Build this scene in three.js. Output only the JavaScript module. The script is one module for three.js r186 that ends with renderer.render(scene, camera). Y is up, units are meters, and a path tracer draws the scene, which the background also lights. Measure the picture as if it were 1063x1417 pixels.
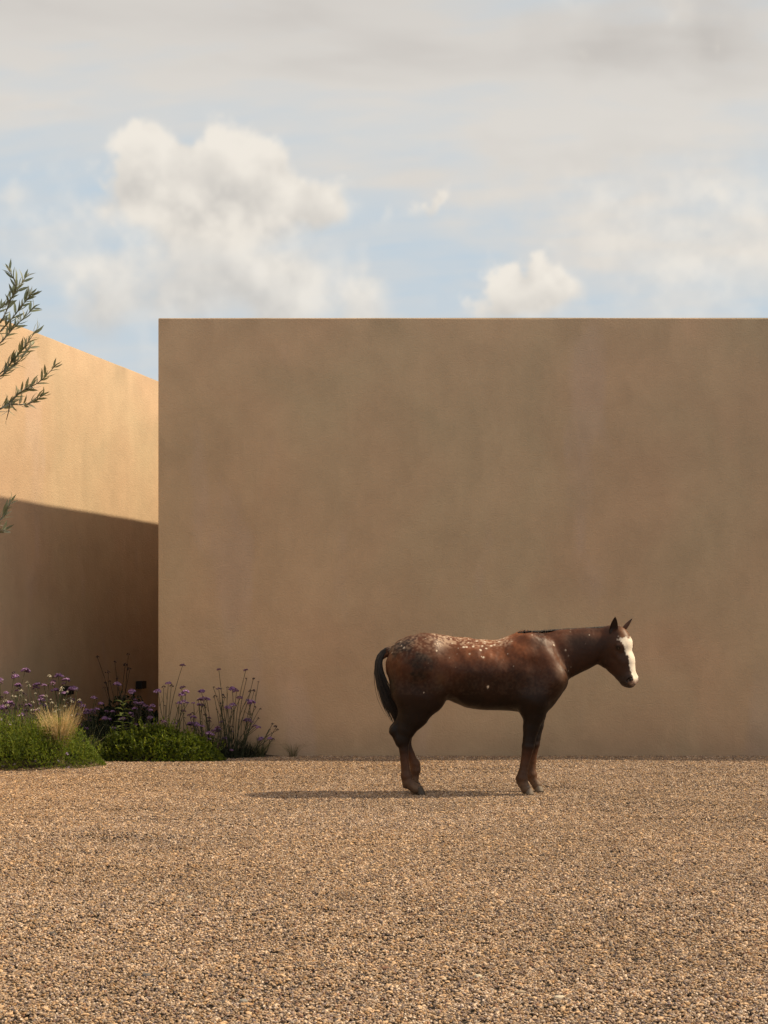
import * as THREE from 'three';
import { mergeGeometries, toCreasedNormals } from 'three/addons/utils/BufferGeometryUtils.js';
import { RoundedBoxGeometry } from 'three/addons/geometries/RoundedBoxGeometry.js';

// ---------- camera, exposure, sun ----------
const scene = new THREE.Scene();
const F = 1968, EYE = 1.5, HORIZON = 871, CX = 531.5;      // a level shift lens at eye height
const camera = new THREE.PerspectiveCamera(2 * Math.atan(708.5 / F) * 180 / Math.PI, 0.75, 0.1, 2000);
camera.position.set(0, EYE, 0);
camera.lookAt(0, EYE, -10);
camera.setViewOffset(1063, 1417, 0, 708.5 - HORIZON, 1063, 1417);
camera.updateProjectionMatrix();

const EXPOSURE = 1.5;
const renderer = new THREE.WebGLRenderer({ antialias: true });
renderer.toneMapping = THREE.LinearToneMapping;
renderer.toneMappingExposure = EXPOSURE;
renderer.shadowMap.enabled = true;

const SUN_EL = 45.2 * Math.PI / 180, SUN_AZ = 7.5 * Math.PI / 180;   // from the right, slightly behind the long wall
const SUN = new THREE.Vector3(Math.cos(SUN_EL) * Math.cos(SUN_AZ), Math.sin(SUN_EL), -Math.cos(SUN_EL) * Math.sin(SUN_AZ));
const sun = new THREE.DirectionalLight(new THREE.Color(1, 0.825, 0.57), 3.55);
sun.name = 'sun';
sun.position.copy(SUN).multiplyScalar(40).add(new THREE.Vector3(0, 0, -12));
sun.target.position.set(0, 0, -12);
sun.castShadow = true;
Object.assign(sun.shadow.camera, { left: -14, right: 14, top: 14, bottom: -14, near: 1, far: 90 });
sun.shadow.mapSize.set(4096, 4096);
sun.shadow.radius = 1.6;
scene.add(sun, sun.target);

// ---------- noise and random ----------
function rng(seed) { let s = seed >>> 0; return () => { s = (s + 0x6d2b79f5) | 0; let t = Math.imul(s ^ (s >>> 15), 1 | s); t = (t + Math.imul(t ^ (t >>> 7), 61 | t)) ^ t; return ((t ^ (t >>> 14)) >>> 0) / 4294967296; }; }
const { clamp, lerp, smoothstep } = THREE.MathUtils;
const sst = (a, b, x) => { const t = Math.min(1, Math.max(0, (x - a) / (b - a))); return t * t * (3 - 2 * t); };
function hash3(x, y, z) { let h = Math.imul(x, 374761393) + Math.imul(y, 668265263) + Math.imul(z, 1274126177) | 0; h = Math.imul(h ^ (h >>> 13), 1274126177); h = Math.imul(h ^ (h >>> 16), 2246822519); return ((h ^ (h >>> 15)) >>> 0) / 4294967296; }
function noise3(x, y, z) {
  const ix = Math.floor(x), iy = Math.floor(y), iz = Math.floor(z); let fx = x - ix, fy = y - iy, fz = z - iz;
  fx = fx * fx * (3 - 2 * fx); fy = fy * fy * (3 - 2 * fy); fz = fz * fz * (3 - 2 * fz);
  const a = hash3(ix, iy, iz), b = hash3(ix + 1, iy, iz), c = hash3(ix, iy + 1, iz), d = hash3(ix + 1, iy + 1, iz);
  const e = hash3(ix, iy, iz + 1), f = hash3(ix + 1, iy, iz + 1), g = hash3(ix, iy + 1, iz + 1), h = hash3(ix + 1, iy + 1, iz + 1);
  const p = a + (b - a) * fx, q = c + (d - c) * fx, r = e + (f - e) * fx, s = g + (h - g) * fx;
  const u = p + (q - p) * fy, v = r + (s - r) * fy;
  return u + (v - u) * fz;                                   // 0..1
}
function noise2(x, y, s = 0) {
  const ix = Math.floor(x), iy = Math.floor(y); let fx = x - ix, fy = y - iy;
  fx = fx * fx * (3 - 2 * fx); fy = fy * fy * (3 - 2 * fy);
  const a = hash3(ix, iy, s), b = hash3(ix + 1, iy, s), c = hash3(ix, iy + 1, s), d = hash3(ix + 1, iy + 1, s);
  const p = a + (b - a) * fx, q = c + (d - c) * fx; return p + (q - p) * fy;
}
function fbm2(x, y, n, s = 0) { let a = 0.5, t = 0, w = 0; for (let i = 0; i < n; i++) { t += a * noise2(x, y, s + i * 17); w += a; a *= 0.5; x = x * 2.03 + 3.1; y = y * 2.03 + 1.7; } return t / w; }
function fbm3(x, y, z, n) { let a = 0.5, t = 0, w = 0; for (let i = 0; i < n; i++) { t += a * noise3(x, y, z); w += a; a *= 0.52; x = x * 2.05 + 5.3; y = y * 2.05 + 1.9; z = z * 2.05 + 7.7; } return t / w; }
const toLin = (c) => { c /= 255; return c <= 0.04045 ? c / 12.92 : Math.pow((c + 0.055) / 1.055, 2.4); };
const rgbLin = (r, g, b, k = 1) => [toLin(r) * k, toLin(g) * k, toLin(b) * k];

// ---------- sky: thin high veil, cumulus heaps, pale blue between ----------
function makeSky() {
  const W = 4096, H = 2048, data = new Float32Array(W * H * 4), K = 1 / EXPOSURE, D = 180 / Math.PI;
  const blue = rgbLin(188, 206, 220, K), pale = rgbLin(214, 220, 222, K), veilC = rgbLin(221, 216, 209, K), greyC = rgbLin(200, 194, 188, K);
  const white = rgbLin(241, 234, 223, K), shade = rgbLin(208, 203, 196, K), ground = rgbLin(120, 105, 85, K);
  // cumulus heaps: [azimuth, elevation, radius, strength, soft] in degrees
  const px = (x, y, r, s = 1, soft = 0) => { const k = (x - CX) / F; return [Math.atan(k) * D, Math.atan((HORIZON - y) / F / Math.hypot(1, k)) * D, r / F * D * 0.98, s, soft]; };
  const heaps = [
    [px(200, 240, 70), px(225, 212, 54), px(335, 220, 60), px(390, 250, 66), px(280, 265, 86), px(460, 288, 44), px(165, 285, 56), px(345, 305, 70, 0.8), px(240, 305, 70, 0.7), px(425, 298, 46)],
    [px(150, 410, 60, 1.1, 1), px(250, 400, 72, 1.1, 1), px(350, 365, 80, 1.0, 1), px(400, 420, 76, 1.1, 1), px(510, 422, 56, 1.1, 1), px(300, 330, 75, 0.8, 1), px(70, 340, 80, 0.6, 1), px(200, 310, 90, 0.5, 1)],
    [px(726, 386, 34, 0.9), px(762, 394, 32, 0.85), px(700, 412, 42, 0.8), px(668, 432, 40, 0.7), px(745, 425, 50, 0.8), px(800, 430, 44, 0.45)],
    [px(610, 268, 18, 1.1), px(592, 286, 20, 1.0), px(566, 298, 20, 0.7), px(535, 303, 22, 0.5)],
    [px(20, 268, 26, 0.6, 1), px(1010, 262, 20, 0.5, 1)],
    [px(930, 370, 150, 0.5, 1), px(1040, 310, 140, 0.5, 1), px(840, 300, 90, 0.3, 1)],
    [px(850, 25, 100, 0.55, 2), px(1010, 50, 90, 0.6, 2), px(930, -20, 150, 0.5, 2), px(730, 40, 50, 0.4, 2)],
    [px(925, 25, 40, 0.6, 1), px(800, 5, 30, 0.5, 1)],
  ];
  const R = rng(77);
  for (let i = 0; i < 46; i++) {                             // the same kind of heap all round
    const az = 24 + R() * 312, el = 3 + R() * 24, s = 1.2 + R() * 2.6, h = [];
    for (let k = 0; k < 7; k++) h.push([az + (R() - 0.5) * s * 5, el + (R() - 0.35) * s * 1.3, s * (0.6 + R() * 0.7), 0.6 + R() * 0.4, R() < 0.4 ? 1 : 0]);
    heaps.push(h);
  }
  const boxes = heaps.map((h) => { let a0 = 1e9, a1 = -1e9, e0 = 1e9, e1 = -1e9; for (const [a, e, r] of h) { a0 = Math.min(a0, a - r * 1.7); a1 = Math.max(a1, a + r * 1.7); e0 = Math.min(e0, e - r * 1.7); e1 = Math.max(e1, e + r * 1.7); } return [a0, a1, e0, e1]; });
  const dens = (h, az, el) => { let d = 0; for (const [a, e, r, s] of h) { const q = ((az - a) ** 2 + (el - e) ** 2) / (r * r); if (q < 2.6) d += s * Math.exp(-q * 1.7); } return d; };
  for (let row = 0; row < H; row++) {
    const el = ((row + 0.5) / H - 0.5) * Math.PI, eld = el * D, sy = Math.sin(el), cy = Math.cos(el);
    for (let col = 0; col < W; col++) {
      const o = (row * W + col) * 4; data[o + 3] = 1;
      if (eld < -1) { data[o] = ground[0]; data[o + 1] = ground[1]; data[o + 2] = ground[2]; continue; }
      const phi = ((col + 0.5) / W - 0.5) * 2 * Math.PI, x = Math.cos(phi) * cy, z = Math.sin(phi) * cy, y = Math.max(sy, 0.0);
      let az = Math.atan2(x, -z) * D; if (az < -170) az += 360;
      // air
      const t = sst(0, 14, eld), hi = sst(16, 60, eld);
      let r = lerp(pale[0], blue[0], t), g = lerp(pale[1], blue[1], t), b = lerp(pale[2], blue[2], t);
      // high veil in a flat layer
      const q = 1 / (y + 0.16), vx = x * q, vz = z * q, fine = eld < 40;
      const warp = fbm2(vx * 0.9 + 4, vz * 0.9, fine ? 3 : 2, 5) - 0.5;
      const n1 = fbm2(vx * 1.05 + warp * 1.6 + 11.3, vz * 1.7 + warp * 1.2 + 2.4, fine ? 6 : 4, 9);
      const n2 = fbm2(vx * 4.2 + warp * 2 + n1 * 2, vz * 6.5 + warp * 2, fine ? 5 : 3, 31);
      const n3 = fine ? fbm2(vx * 7 + vz * 2.5 + warp * 3, vz * 24 - vx * 6 + warp * 4, 4, 131) - 0.5 : 0;
      const low = sst(15.0, 19.5, eld + (n1 - 0.5) * 9);
      let veil = clamp(0.36 + sst(0.34, 0.64, n1) * 0.6 + (n2 - 0.5) * 0.7 + n3 * 0.55 + low * 0.45, 0.05, 0.97);
      const dark = low * sst(0.46, 0.72, n2 * 0.55 + n1 * 0.45 + hi * 0.05) * 0.5 + sst(19, 24, eld) * 0.35;
      const k = clamp(dark, 0, 1);
      const cr = lerp(veilC[0], greyC[0], k), cg = lerp(veilC[1], greyC[1], k), cb = lerp(veilC[2], greyC[2], k);
      r = lerp(r, cr, veil); g = lerp(g, cg, veil); b = lerp(b, cb, veil);
      // cumulus
      if (eld < 40) for (let i = 0; i < heaps.length; i++) {
        const bb = boxes[i]; if (az < bb[0] || az > bb[1] || eld < bb[2] || eld > bb[3]) continue;
        const h = heaps[i], soft = h[0][4], w1 = fbm3(x * 22, sy * 22, z * 22, 3) - 0.5, w2 = fbm3(x * 62 + 9, sy * 62, z * 62, 5) - 0.5;
        const a2 = az + w1 * 2.6 + w2 * 0.9, e2 = eld + w1 * 2.0 - w2 * 0.9;
        const w3 = soft ? 0 : Math.abs(noise3(x * 260, sy * 260, z * 260) - 0.5), d = dens(h, a2, e2) + w2 * (soft ? 0.8 : 0.85) + w1 * 0.3 - w3 * 0.16;
        const cover = soft ? sst(0.0, 1.15, d) * 0.8 : sst(0.27, 0.84 + sst(bb[3] - (bb[3] - bb[2]) * 0.35, bb[2] + (bb[3] - bb[2]) * 0.22, eld) * 0.7, d) * 0.96;
        if (cover <= 0) continue;
        const up = dens(h, a2 + 0.55, e2 + 0.75) + w2 * 0.5;    // how much cloud lies towards the sun
        const hgt = (eld - bb[2]) / (bb[3] - bb[2]);
        let lit = clamp(0.84 - sst(0.35, 1.6, up) * 0.42 - sst(0.55, 0.18, hgt) * 0.4 + w2 * 1.5 + (soft ? 0.05 : 0), 0, 1);
        if (soft > 1) { const cv = cover * clamp(0.15 + (n2 - 0.35) * 2.2, 0, 1) * 0.6; r = lerp(r, greyC[0] * 0.72, cv); g = lerp(g, greyC[1] * 0.72, cv); b = lerp(b, greyC[2] * 0.73, cv); continue; }
        const c0 = lerp(shade[0], white[0], lit), c1 = lerp(shade[1], white[1], lit), c2 = lerp(shade[2], white[2], lit);
        r = lerp(r, c0, cover); g = lerp(g, c1, cover); b = lerp(b, c2, cover);
      }
      const cs = x * SUN.x + sy * SUN.y + z * SUN.z, glow = 1 + 0.5 * Math.pow(Math.max(0, cs), 8);
      data[o] = r * glow; data[o + 1] = g * glow; data[o + 2] = b * glow;
    }
  }
  const t = new THREE.DataTexture(data, W, H, THREE.RGBAFormat, THREE.FloatType);
  t.mapping = THREE.EquirectangularReflectionMapping; t.magFilter = t.minFilter = THREE.LinearFilter; t.needsUpdate = true;
  return t;
}
const sky = makeSky();
scene.background = sky; scene.environment = sky;

// ---------- helpers ----------
const taken = new Map();
function numbered(n) { const k = taken.get(n) || 0; taken.set(n, k + 1); return k ? n + '_' + String(k).padStart(3, '0') : n; }
function tag(o, label, category, group, kind) { if (label) o.userData.label = label; if (category) o.userData.category = category; if (group) o.userData.group = group; if (kind) o.userData.kind = kind; return o; }
function mesh(name, geo, mat, parent = scene) { const m = new THREE.Mesh(geo, mat); m.name = parent === scene ? numbered(name) : name; m.castShadow = m.receiveShadow = true; parent.add(m); return m; }
function base(name, [x, y, z], label, category, group) { const g = new THREE.Group(); g.name = numbered(name); g.position.set(x, y, z); scene.add(g); return tag(g, label, category, group); }
function dataTex(W, H, fn, srgb) {                            // fn(u, v) -> linear rgb 0..1 (colour, stored as sRGB) or a value
  const d = new Uint8Array(W * H * 4), enc = (c) => { c = clamp(c, 0, 1); return 255 * (srgb ? (c <= 0.0031308 ? c * 12.92 : 1.055 * Math.pow(c, 1 / 2.4) - 0.055) : c); };
  for (let j = 0; j < H; j++) for (let i = 0; i < W; i++) { const c = fn(i / W, j / H), o = (j * W + i) * 4; d[o] = enc(c[0]); d[o + 1] = enc(c[1]); d[o + 2] = enc(c[2]); d[o + 3] = 255; }
  const t = new THREE.DataTexture(d, W, H); t.wrapS = t.wrapT = THREE.RepeatWrapping; t.magFilter = t.minFilter = THREE.LinearFilter;
  if (srgb) t.colorSpace = THREE.SRGBColorSpace; t.needsUpdate = true; return t;
}
class Soup {                                                   // triangles with vertex colours
  constructor() { this.p = []; this.c = []; this.i = []; }
  v(x, y, z, c) { this.p.push(x, y, z); this.c.push(c[0], c[1], c[2]); return this.p.length / 3 - 1; }
  t(a, b, c) { this.i.push(a, b, c); }
  geo() { const g = new THREE.BufferGeometry(); g.setAttribute('position', new THREE.Float32BufferAttribute(this.p, 3)); g.setAttribute('color', new THREE.Float32BufferAttribute(this.c, 3)); g.setIndex(this.i); g.computeVertexNormals(); return g; }
  tube(pts, radii, sides, colour) {                            // pts: Vector3[]
    let prev = null; const up = new THREE.Vector3(0.31, 0.2, 0.93), T = new THREE.Vector3(), A = new THREE.Vector3(), B = new THREE.Vector3();
    for (let k = 0; k < pts.length; k++) {
      T.subVectors(pts[Math.min(k + 1, pts.length - 1)], pts[Math.max(k - 1, 0)]).normalize();
      A.crossVectors(T, up).normalize(); B.crossVectors(T, A);
      const ring = [], r = typeof radii === 'function' ? radii(k / (pts.length - 1)) : radii[k];
      for (let s = 0; s < sides; s++) { const a = s / sides * Math.PI * 2, c = Math.cos(a) * r, d = Math.sin(a) * r; ring.push(this.v(pts[k].x + A.x * c + B.x * d, pts[k].y + A.y * c + B.y * d, pts[k].z + A.z * c + B.z * d, typeof colour === 'function' ? colour(k / (pts.length - 1)) : colour)); }
      if (prev) for (let s = 0; s < sides; s++) { const n = (s + 1) % sides; this.t(prev[s], ring[s], prev[n]); this.t(prev[n], ring[s], ring[n]); }
      prev = ring;
    }
  }
  leaf(o, dir, side, len, wid, c, bend = 0.15, fold = 0.2) {   // folded lance-shaped leaf of 8 triangles
    const n = new THREE.Vector3().crossVectors(side, dir).normalize(), L = [], M = [], Rr = [];
    for (const [t, w] of [[0, 0.08], [0.3, 0.9], [0.62, 0.82], [1, 0.03]]) {
      const m = o.clone().addScaledVector(dir, len * t).addScaledVector(n, -bend * len * t * t), e = wid * w * 0.5;
      M.push(this.v(m.x, m.y, m.z, c));
      const l = m.clone().addScaledVector(side, -e).addScaledVector(n, fold * e), r = m.clone().addScaledVector(side, e).addScaledVector(n, fold * e);
      L.push(this.v(l.x, l.y, l.z, c)); Rr.push(this.v(r.x, r.y, r.z, c));
    }
    for (let k = 0; k < 3; k++) { this.t(L[k], M[k], L[k + 1]); this.t(L[k + 1], M[k], M[k + 1]); this.t(M[k], Rr[k], M[k + 1]); this.t(M[k + 1], Rr[k], Rr[k + 1]); }
  }
  blade(o, d, side, len, wid, c) {                             // two-triangle leaflet
    const n = [o.x + d.x * len, o.y + d.y * len, o.z + d.z * len], m = [o.x + d.x * len * 0.5, o.y + d.y * len * 0.5, o.z + d.z * len * 0.5];
    const a = this.v(o.x, o.y, o.z, c), b = this.v(m[0] + side.x * wid, m[1] + side.y * wid, m[2] + side.z * wid, c), e = this.v(m[0] - side.x * wid, m[1] - side.y * wid, m[2] - side.z * wid, c), f = this.v(n[0], n[1], n[2], c);
    this.t(a, b, f); this.t(a, f, e);
  }
}
const V = (x, y, z) => new THREE.Vector3(x, y, z);
const onDepth = (x, y, d) => V((x - CX) * d / F, EYE - (y - HORIZON) * d / F, -d);   // a measured direction carried out to a distance
function randDir(R, o = new THREE.Vector3()) { const z = R() * 2 - 1, a = R() * 6.2832, s = Math.sqrt(1 - z * z); return o.set(s * Math.cos(a), z, s * Math.sin(a)); }

// ---------- ground ----------
const LW = V(-4.59, 0, -17), LD = V(0.272, 0, -0.9623);       // a point on the left house wall and its direction
const WALLZ = -16.8, WALLX = -2.67, HGT = 5.18;
const bedEdge = [[-9, -14.7], [-5.2, -15.0], [-4.1, -15.24], [-3.5, -15.32], [-3.25, -15.62], [-3.12, -16.0], [-2.5, -16.24], [-1.92, -16.38], [-1.45, -16.62], [-1.2, -16.78]];
function bedFront(x) { for (let k = 0; k < bedEdge.length - 1; k++) if (x < bedEdge[k + 1][0]) { const t = (x - bedEdge[k][0]) / (bedEdge[k + 1][0] - bedEdge[k][0]); return lerp(bedEdge[k][1], bedEdge[k + 1][1], clamp(t, 0, 1)) + (noise2(x * 9, 3, 4) - 0.5) * 0.08; } return -99; }
function groundY(x, z) {
  if (z < -40 || z > 6 || Math.abs(x) > 30) return 0;
  const quiet = 1 - 0.8 * Math.exp(-((x - 0.75) ** 2 / 0.9 + (z + 13) ** 2 / 0.12));
  const rake = (fbm2(x * 0.55 + 3, z * 3.1, 3, 61) - 0.5) * 0.05 * (0.35 + 0.65 * sst(0.35, 0.65, fbm2(x * 0.35, z * 0.5, 2, 71)));
  return ((fbm2(x * 1.3, z * 1.6, 3, 41) - 0.5) * 0.03 + rake) * quiet * sst(-16.9, -15.8, z) * 1.0;
}
{
  const axis = (lo, hi, step, far) => { const a = []; for (let v = lo; v <= hi + 1e-6; v += step) a.push(v); for (let s = step * 2, v = hi + s; v < far; s *= 1.5, v += s) a.push(v); for (let s = step * 2, v = lo - s; v > -far; s *= 1.5, v -= s) a.unshift(v); a.unshift(-far); a.push(far); return a; };
  const xs = axis(-10, 10, 0.08, 600), zs = axis(-18, -1, 0.06, 600), nx = xs.length, nz = zs.length;
  const p = new Float32Array(nx * nz * 3), uv = new Float32Array(nx * nz * 2), idx = [];
  for (let j = 0; j < nz; j++) for (let i = 0; i < nx; i++) { const k = j * nx + i; p[k * 3] = xs[i]; p[k * 3 + 1] = groundY(xs[i], zs[j]) - 0.004; p[k * 3 + 2] = zs[j]; uv[k * 2] = xs[i] / 1.6; uv[k * 2 + 1] = -zs[j] / 1.6; }
  for (let j = 0; j < nz - 1; j++) for (let i = 0; i < nx - 1; i++) { const a = j * nx + i, b = a + 1, c = a + nx, d = c + 1; idx.push(a, c, b, b, c, d); }
  const g = new THREE.BufferGeometry(); g.setAttribute('position', new THREE.BufferAttribute(p, 3)); g.setAttribute('uv', new THREE.BufferAttribute(uv, 2)); g.setIndex(idx); g.computeVertexNormals();
  const wrapN = (u, v, f, s) => { const n = (a, b) => noise2(a, b, s); const x = u * f, y = v * f; const bx = sst(0.85, 1, u), by = sst(0.85, 1, v); return lerp(lerp(n(x, y), n(x - f, y), bx), lerp(n(x, y - f), n(x - f, y - f), bx), by); };
  const gm = new THREE.MeshStandardMaterial({ roughness: 0.95,
    map: dataTex(1024, 1024, (u, v) => { const k = 0.35 + 0.75 * wrapN(u, v, 110, 3) * (0.5 + wrapN(u, v, 220, 8)), m = wrapN(u, v, 90, 5); return [0.062 * k, (0.04 + 0.008 * m) * k, (0.024 + 0.009 * m) * k]; }, true),
    bumpMap: dataTex(1024, 1024, (u, v) => { const k = 0.6 * wrapN(u, v, 120, 3) + 0.4 * wrapN(u, v, 230, 8); return [k, k, k]; }), bumpScale: 0.012 });
  tag(mesh('ground', g, gm), 'wide yard of bedded tan grit under the loose pebbles', 'ground', null, 'structure');
}
// loose pebbles: small clusters of modelled stones strewn over the yard
{
  const R = rng(5), ico = new THREE.IcosahedronGeometry(1, 0), unit = [], key = new Map(), tri = [];
  const ip = ico.attributes.position;
  for (let i = 0; i < ip.count; i++) { const k = [ip.getX(i), ip.getY(i), ip.getZ(i)].map((v) => v.toFixed(3)).join(); if (!key.has(k)) { key.set(k, unit.length); unit.push(V(ip.getX(i), ip.getY(i), ip.getZ(i))); } tri.push(key.get(k)); }
  const tones = [[0.46, 0.325, 0.185], [0.40, 0.27, 0.145], [0.52, 0.40, 0.265], [0.32, 0.235, 0.16], [0.66, 0.56, 0.43], [0.25, 0.185, 0.14], [0.22, 0.175, 0.165], [0.42, 0.255, 0.11], [0.13, 0.10, 0.085], [0.32, 0.18, 0.11]], share = [0.2, 0.36, 0.51, 0.64, 0.73, 0.82, 0.90, 0.94, 0.985, 1];
  const variants = [], NV = 7, SZ = 0.12;
  for (let n = 0; n < NV; n++) {
    const s = new Soup(), q = new THREE.Quaternion(), e = new THREE.Euler();
    for (let k = 0; k < 104; k++) {
      const big = R() < 0.06 ? 1.5 : 1, r = (0.0042 + 0.0032 * R() * R() + 0.001 * R()) * big * 0.98, sc = V(r * (1 + R() * 0.5), r * (0.55 + R() * 0.3), r * (0.75 + R() * 0.35));
      q.setFromEuler(e.set((R() - 0.5) * 1.0, R() * 6.28, (R() - 0.5) * 1.0));
      const c = V((R() - 0.5) * SZ, 0.0005 + R() * R() * 0.0135, (R() - 0.5) * SZ), a = R(), t = tones[share.findIndex((v) => a <= v)], b = 0.36 + R() * 0.66, col = [t[0] * b * 1.27, t[1] * b * 1.17, t[2] * b * 1.16], at = s.p.length / 3;
      for (const u of unit) { const w = u.clone().multiplyScalar(0.78 + R() * 0.42).multiply(sc).applyQuaternion(q).add(c); s.v(w.x, w.y, w.z, col); }
      for (let m = 0; m < tri.length; m += 3) s.t(at + tri[m], at + tri[m + 1], at + tri[m + 2]);
    }
    const sg = s.geo().toNonIndexed(); sg.computeVertexNormals(); variants.push(sg);   // broken stone: each face flat
  }
  const mat = new THREE.MeshStandardMaterial({ vertexColors: true, roughness: 0.72 });
  const lists = variants.map(() => []), m = new THREE.Matrix4(), up = V(0, 1, 0), q = new THREE.Quaternion(), q2 = new THREE.Quaternion(), step = 0.096;
  for (let z = -17.2; z < -2.4; z += step) for (let x = -9.5; x < 9.5; x += step) {
    const px = x + (R() - 0.5) * 0.04, pz = z + (R() - 0.5) * 0.04, rr = R(), rv = R();
    if (Math.abs(px) > 2.2 - z * 0.36) continue;                     // as far to the sides as a step sideways could see
    if (px > WALLX - 0.02 && pz < WALLZ + 0.05) continue;
    if (pz < bedFront(px) + 0.03) continue;
    const h = groundY(px, pz), n = V(h - groundY(px + 0.06, pz), 0.06, h - groundY(px, pz + 0.06)).normalize();
    q.setFromUnitVectors(up, n).multiply(q2.setFromAxisAngle(up, rr * 6.283));
    const sc = 0.95 + 0.2 * fbm2(px * 0.8, pz * 0.8, 2, 91);
    lists[Math.floor(rv * NV)].push([m.compose(V(px, h, pz), q, V(sc, sc, sc)).clone(), px, pz]);
  }
  const grp = base('gravel', [0, 0, 0], 'loose tan and brown pebbles covering the whole yard', 'gravel'); grp.userData.kind = 'stuff';
  lists.forEach((l, n) => {
    const im = new THREE.InstancedMesh(variants[n], mat, l.length); im.name = 'pebbles'; im.userData.kind = 'stuff'; im.castShadow = im.receiveShadow = true;
    const c = new THREE.Color();
    l.forEach(([mm, x, z], i) => { im.setMatrixAt(i, mm); const k = 0.84 + 0.32 * fbm2(x * 0.9 + 7, z * 1.4, 3, 23), w = noise2(x * 0.6, z * 0.9, 29) - 0.5; im.setColorAt(i, c.setRGB(k * (1 + w * 0.05), k, k * (1 - w * 0.1))); });
    grp.add(im);
  });
}
// ---------- houses ----------
const plasterMap = dataTex(2048, 1400, (u, v) => {             // 9 m by 6.15 m of troweled render, mirrored beyond
  const x = u * 9, y = v * 6.15;
  const wob = fbm2(x * 0.7, y * 0.6, 3, 201) - 0.5;
  const big = fbm2(x * 0.75 + wob, y * 0.6 + wob, 5, 211) - 0.5, hue = fbm2(x * 0.9 + 5 + wob * 1.5, y * 0.7 + wob, 5, 221) - 0.5;
  const cloud = fbm2(x * 2.6 + hue * 2, y * 2.0, 4, 227) - 0.5;
  const streak = fbm2(x * 7 + wob * 2, y * 0.55, 4, 231) - 0.5, fine = noise2(x * 160, y * 160, 241) - 0.5, brush = fbm2(x * 34, y * 5, 2, 251) - 0.5;
  const drip = sst(4.75, 5.2, y) * sst(0.45, 0.7, fbm2(x * 2.2, y * 0.5, 3, 261));
  const splash = sst(0.34, 0.02, y - 0.22 * fbm2(x * 3, 4, 4, 281)) * (0.6 + 0.8 * (fbm2(x * 9, y * 9, 3, 291) - 0.2));
  const mott = fbm2(x * 6 + cloud * 3, y * 4.2, 4, 297) - 0.5;
  const k = 1 + big * 0.16 + cloud * 0.2 + mott * 0.13 - splash * 0.10 + streak * 0.05 + fine * 0.05 + brush * 0.025 - drip * 0.16, h = hue * 0.22;
  const grey = sst(0.60, 0.74, fbm2(x * 1.4 + 2, y * 0.45 + 9, 4, 271)) * 0.35;
  return [0.50 * k * (1 + h * 0.55), 0.362 * k * (1 - h * 0.25 + grey * 0.05), 0.236 * k * (1 - h * 0.3 + grey * 0.3)];
}, true);
plasterMap.wrapS = plasterMap.wrapT = THREE.MirroredRepeatWrapping; plasterMap.repeat.set(1 / 9, 1 / 6.15);
const plasterBump = dataTex(1024, 1024, (u, v) => { const x = u * 2.4, y = v * 2.4; const f = 0.5 * noise2(u * 190, v * 190, 301) + 0.3 * noise2(u * 60, v * 40, 311) + 0.2 * fbm2(x * 5, y * 3, 3, 321); return [f, f, f]; });
plasterBump.wrapS = plasterBump.wrapT = THREE.MirroredRepeatWrapping; plasterBump.repeat.set(1 / 2.4, 1 / 2.4);
const plaster = new THREE.MeshStandardMaterial({ map: plasterMap, bumpMap: plasterBump, bumpScale: 0.004, roughness: 0.92 });

function block(name, corners, height, label, ux = 0) {         // a rendered volume with softly rounded arrises
  const pts = [], R0 = 0.016, n = corners.length;
  for (let k = 0; k < n; k++) {
    const a = corners[(k + n - 1) % n], b = corners[k], c = corners[(k + 1) % n];
    const A = new THREE.Vector2(a[0] - b[0], a[1] - b[1]), C = new THREE.Vector2(c[0] - b[0], c[1] - b[1]), len = C.length();
    A.normalize(); C.normalize();
    for (let s = 0; s <= 3; s++) { const t = s / 3, p = new THREE.Vector2(b[0], b[1]).addScaledVector(A, R0 * (1 - t) ** 2).addScaledVector(C, R0 * t * t); pts.push(p); }
    const m = Math.floor(len / 0.16); for (let s = 1; s < m; s++) pts.push(new THREE.Vector2(b[0], b[1]).addScaledVector(C, len * s / m));
  }
  let g = new THREE.ExtrudeGeometry(new THREE.Shape(pts), { depth: height - 0.014, steps: 1, bevelEnabled: true, bevelSize: 0.014, bevelOffset: -0.014, bevelThickness: 0.014, bevelSegments: 3 });
  g.rotateX(-Math.PI / 2);                                     // shape (x, y) lies at (x, -z)
  const p = g.attributes.position;
  for (let i = 0; i < p.count; i++) { const y = p.getY(i); if (y > 1) p.setY(i, y + (fbm2(p.getX(i) * 1.7, p.getZ(i) * 1.7, 3, 5) - 0.5) * 0.018); }
  g = toCreasedNormals(g, 0.6);
  const q = g.attributes.position, nn = g.attributes.normal, uv = g.attributes.uv;
  for (let i = 0; i < q.count; i++) {
    const nx = Math.abs(nn.getX(i)), ny = Math.abs(nn.getY(i)), nz = Math.abs(nn.getZ(i));
    if (ny > 0.8) uv.setXY(i, q.getX(i), q.getZ(i)); else uv.setXY(i, (nx > nz ? q.getZ(i) * 1.03 + 4 : q.getX(i) + 4) + ux, q.getY(i));
  }
  return tag(mesh(name, g, plaster), label, 'house');
}
const along = (s, off = 0) => [LW.x + LD.x * s - LD.z * -off * 1, -(LW.z + LD.z * s) ];
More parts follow.
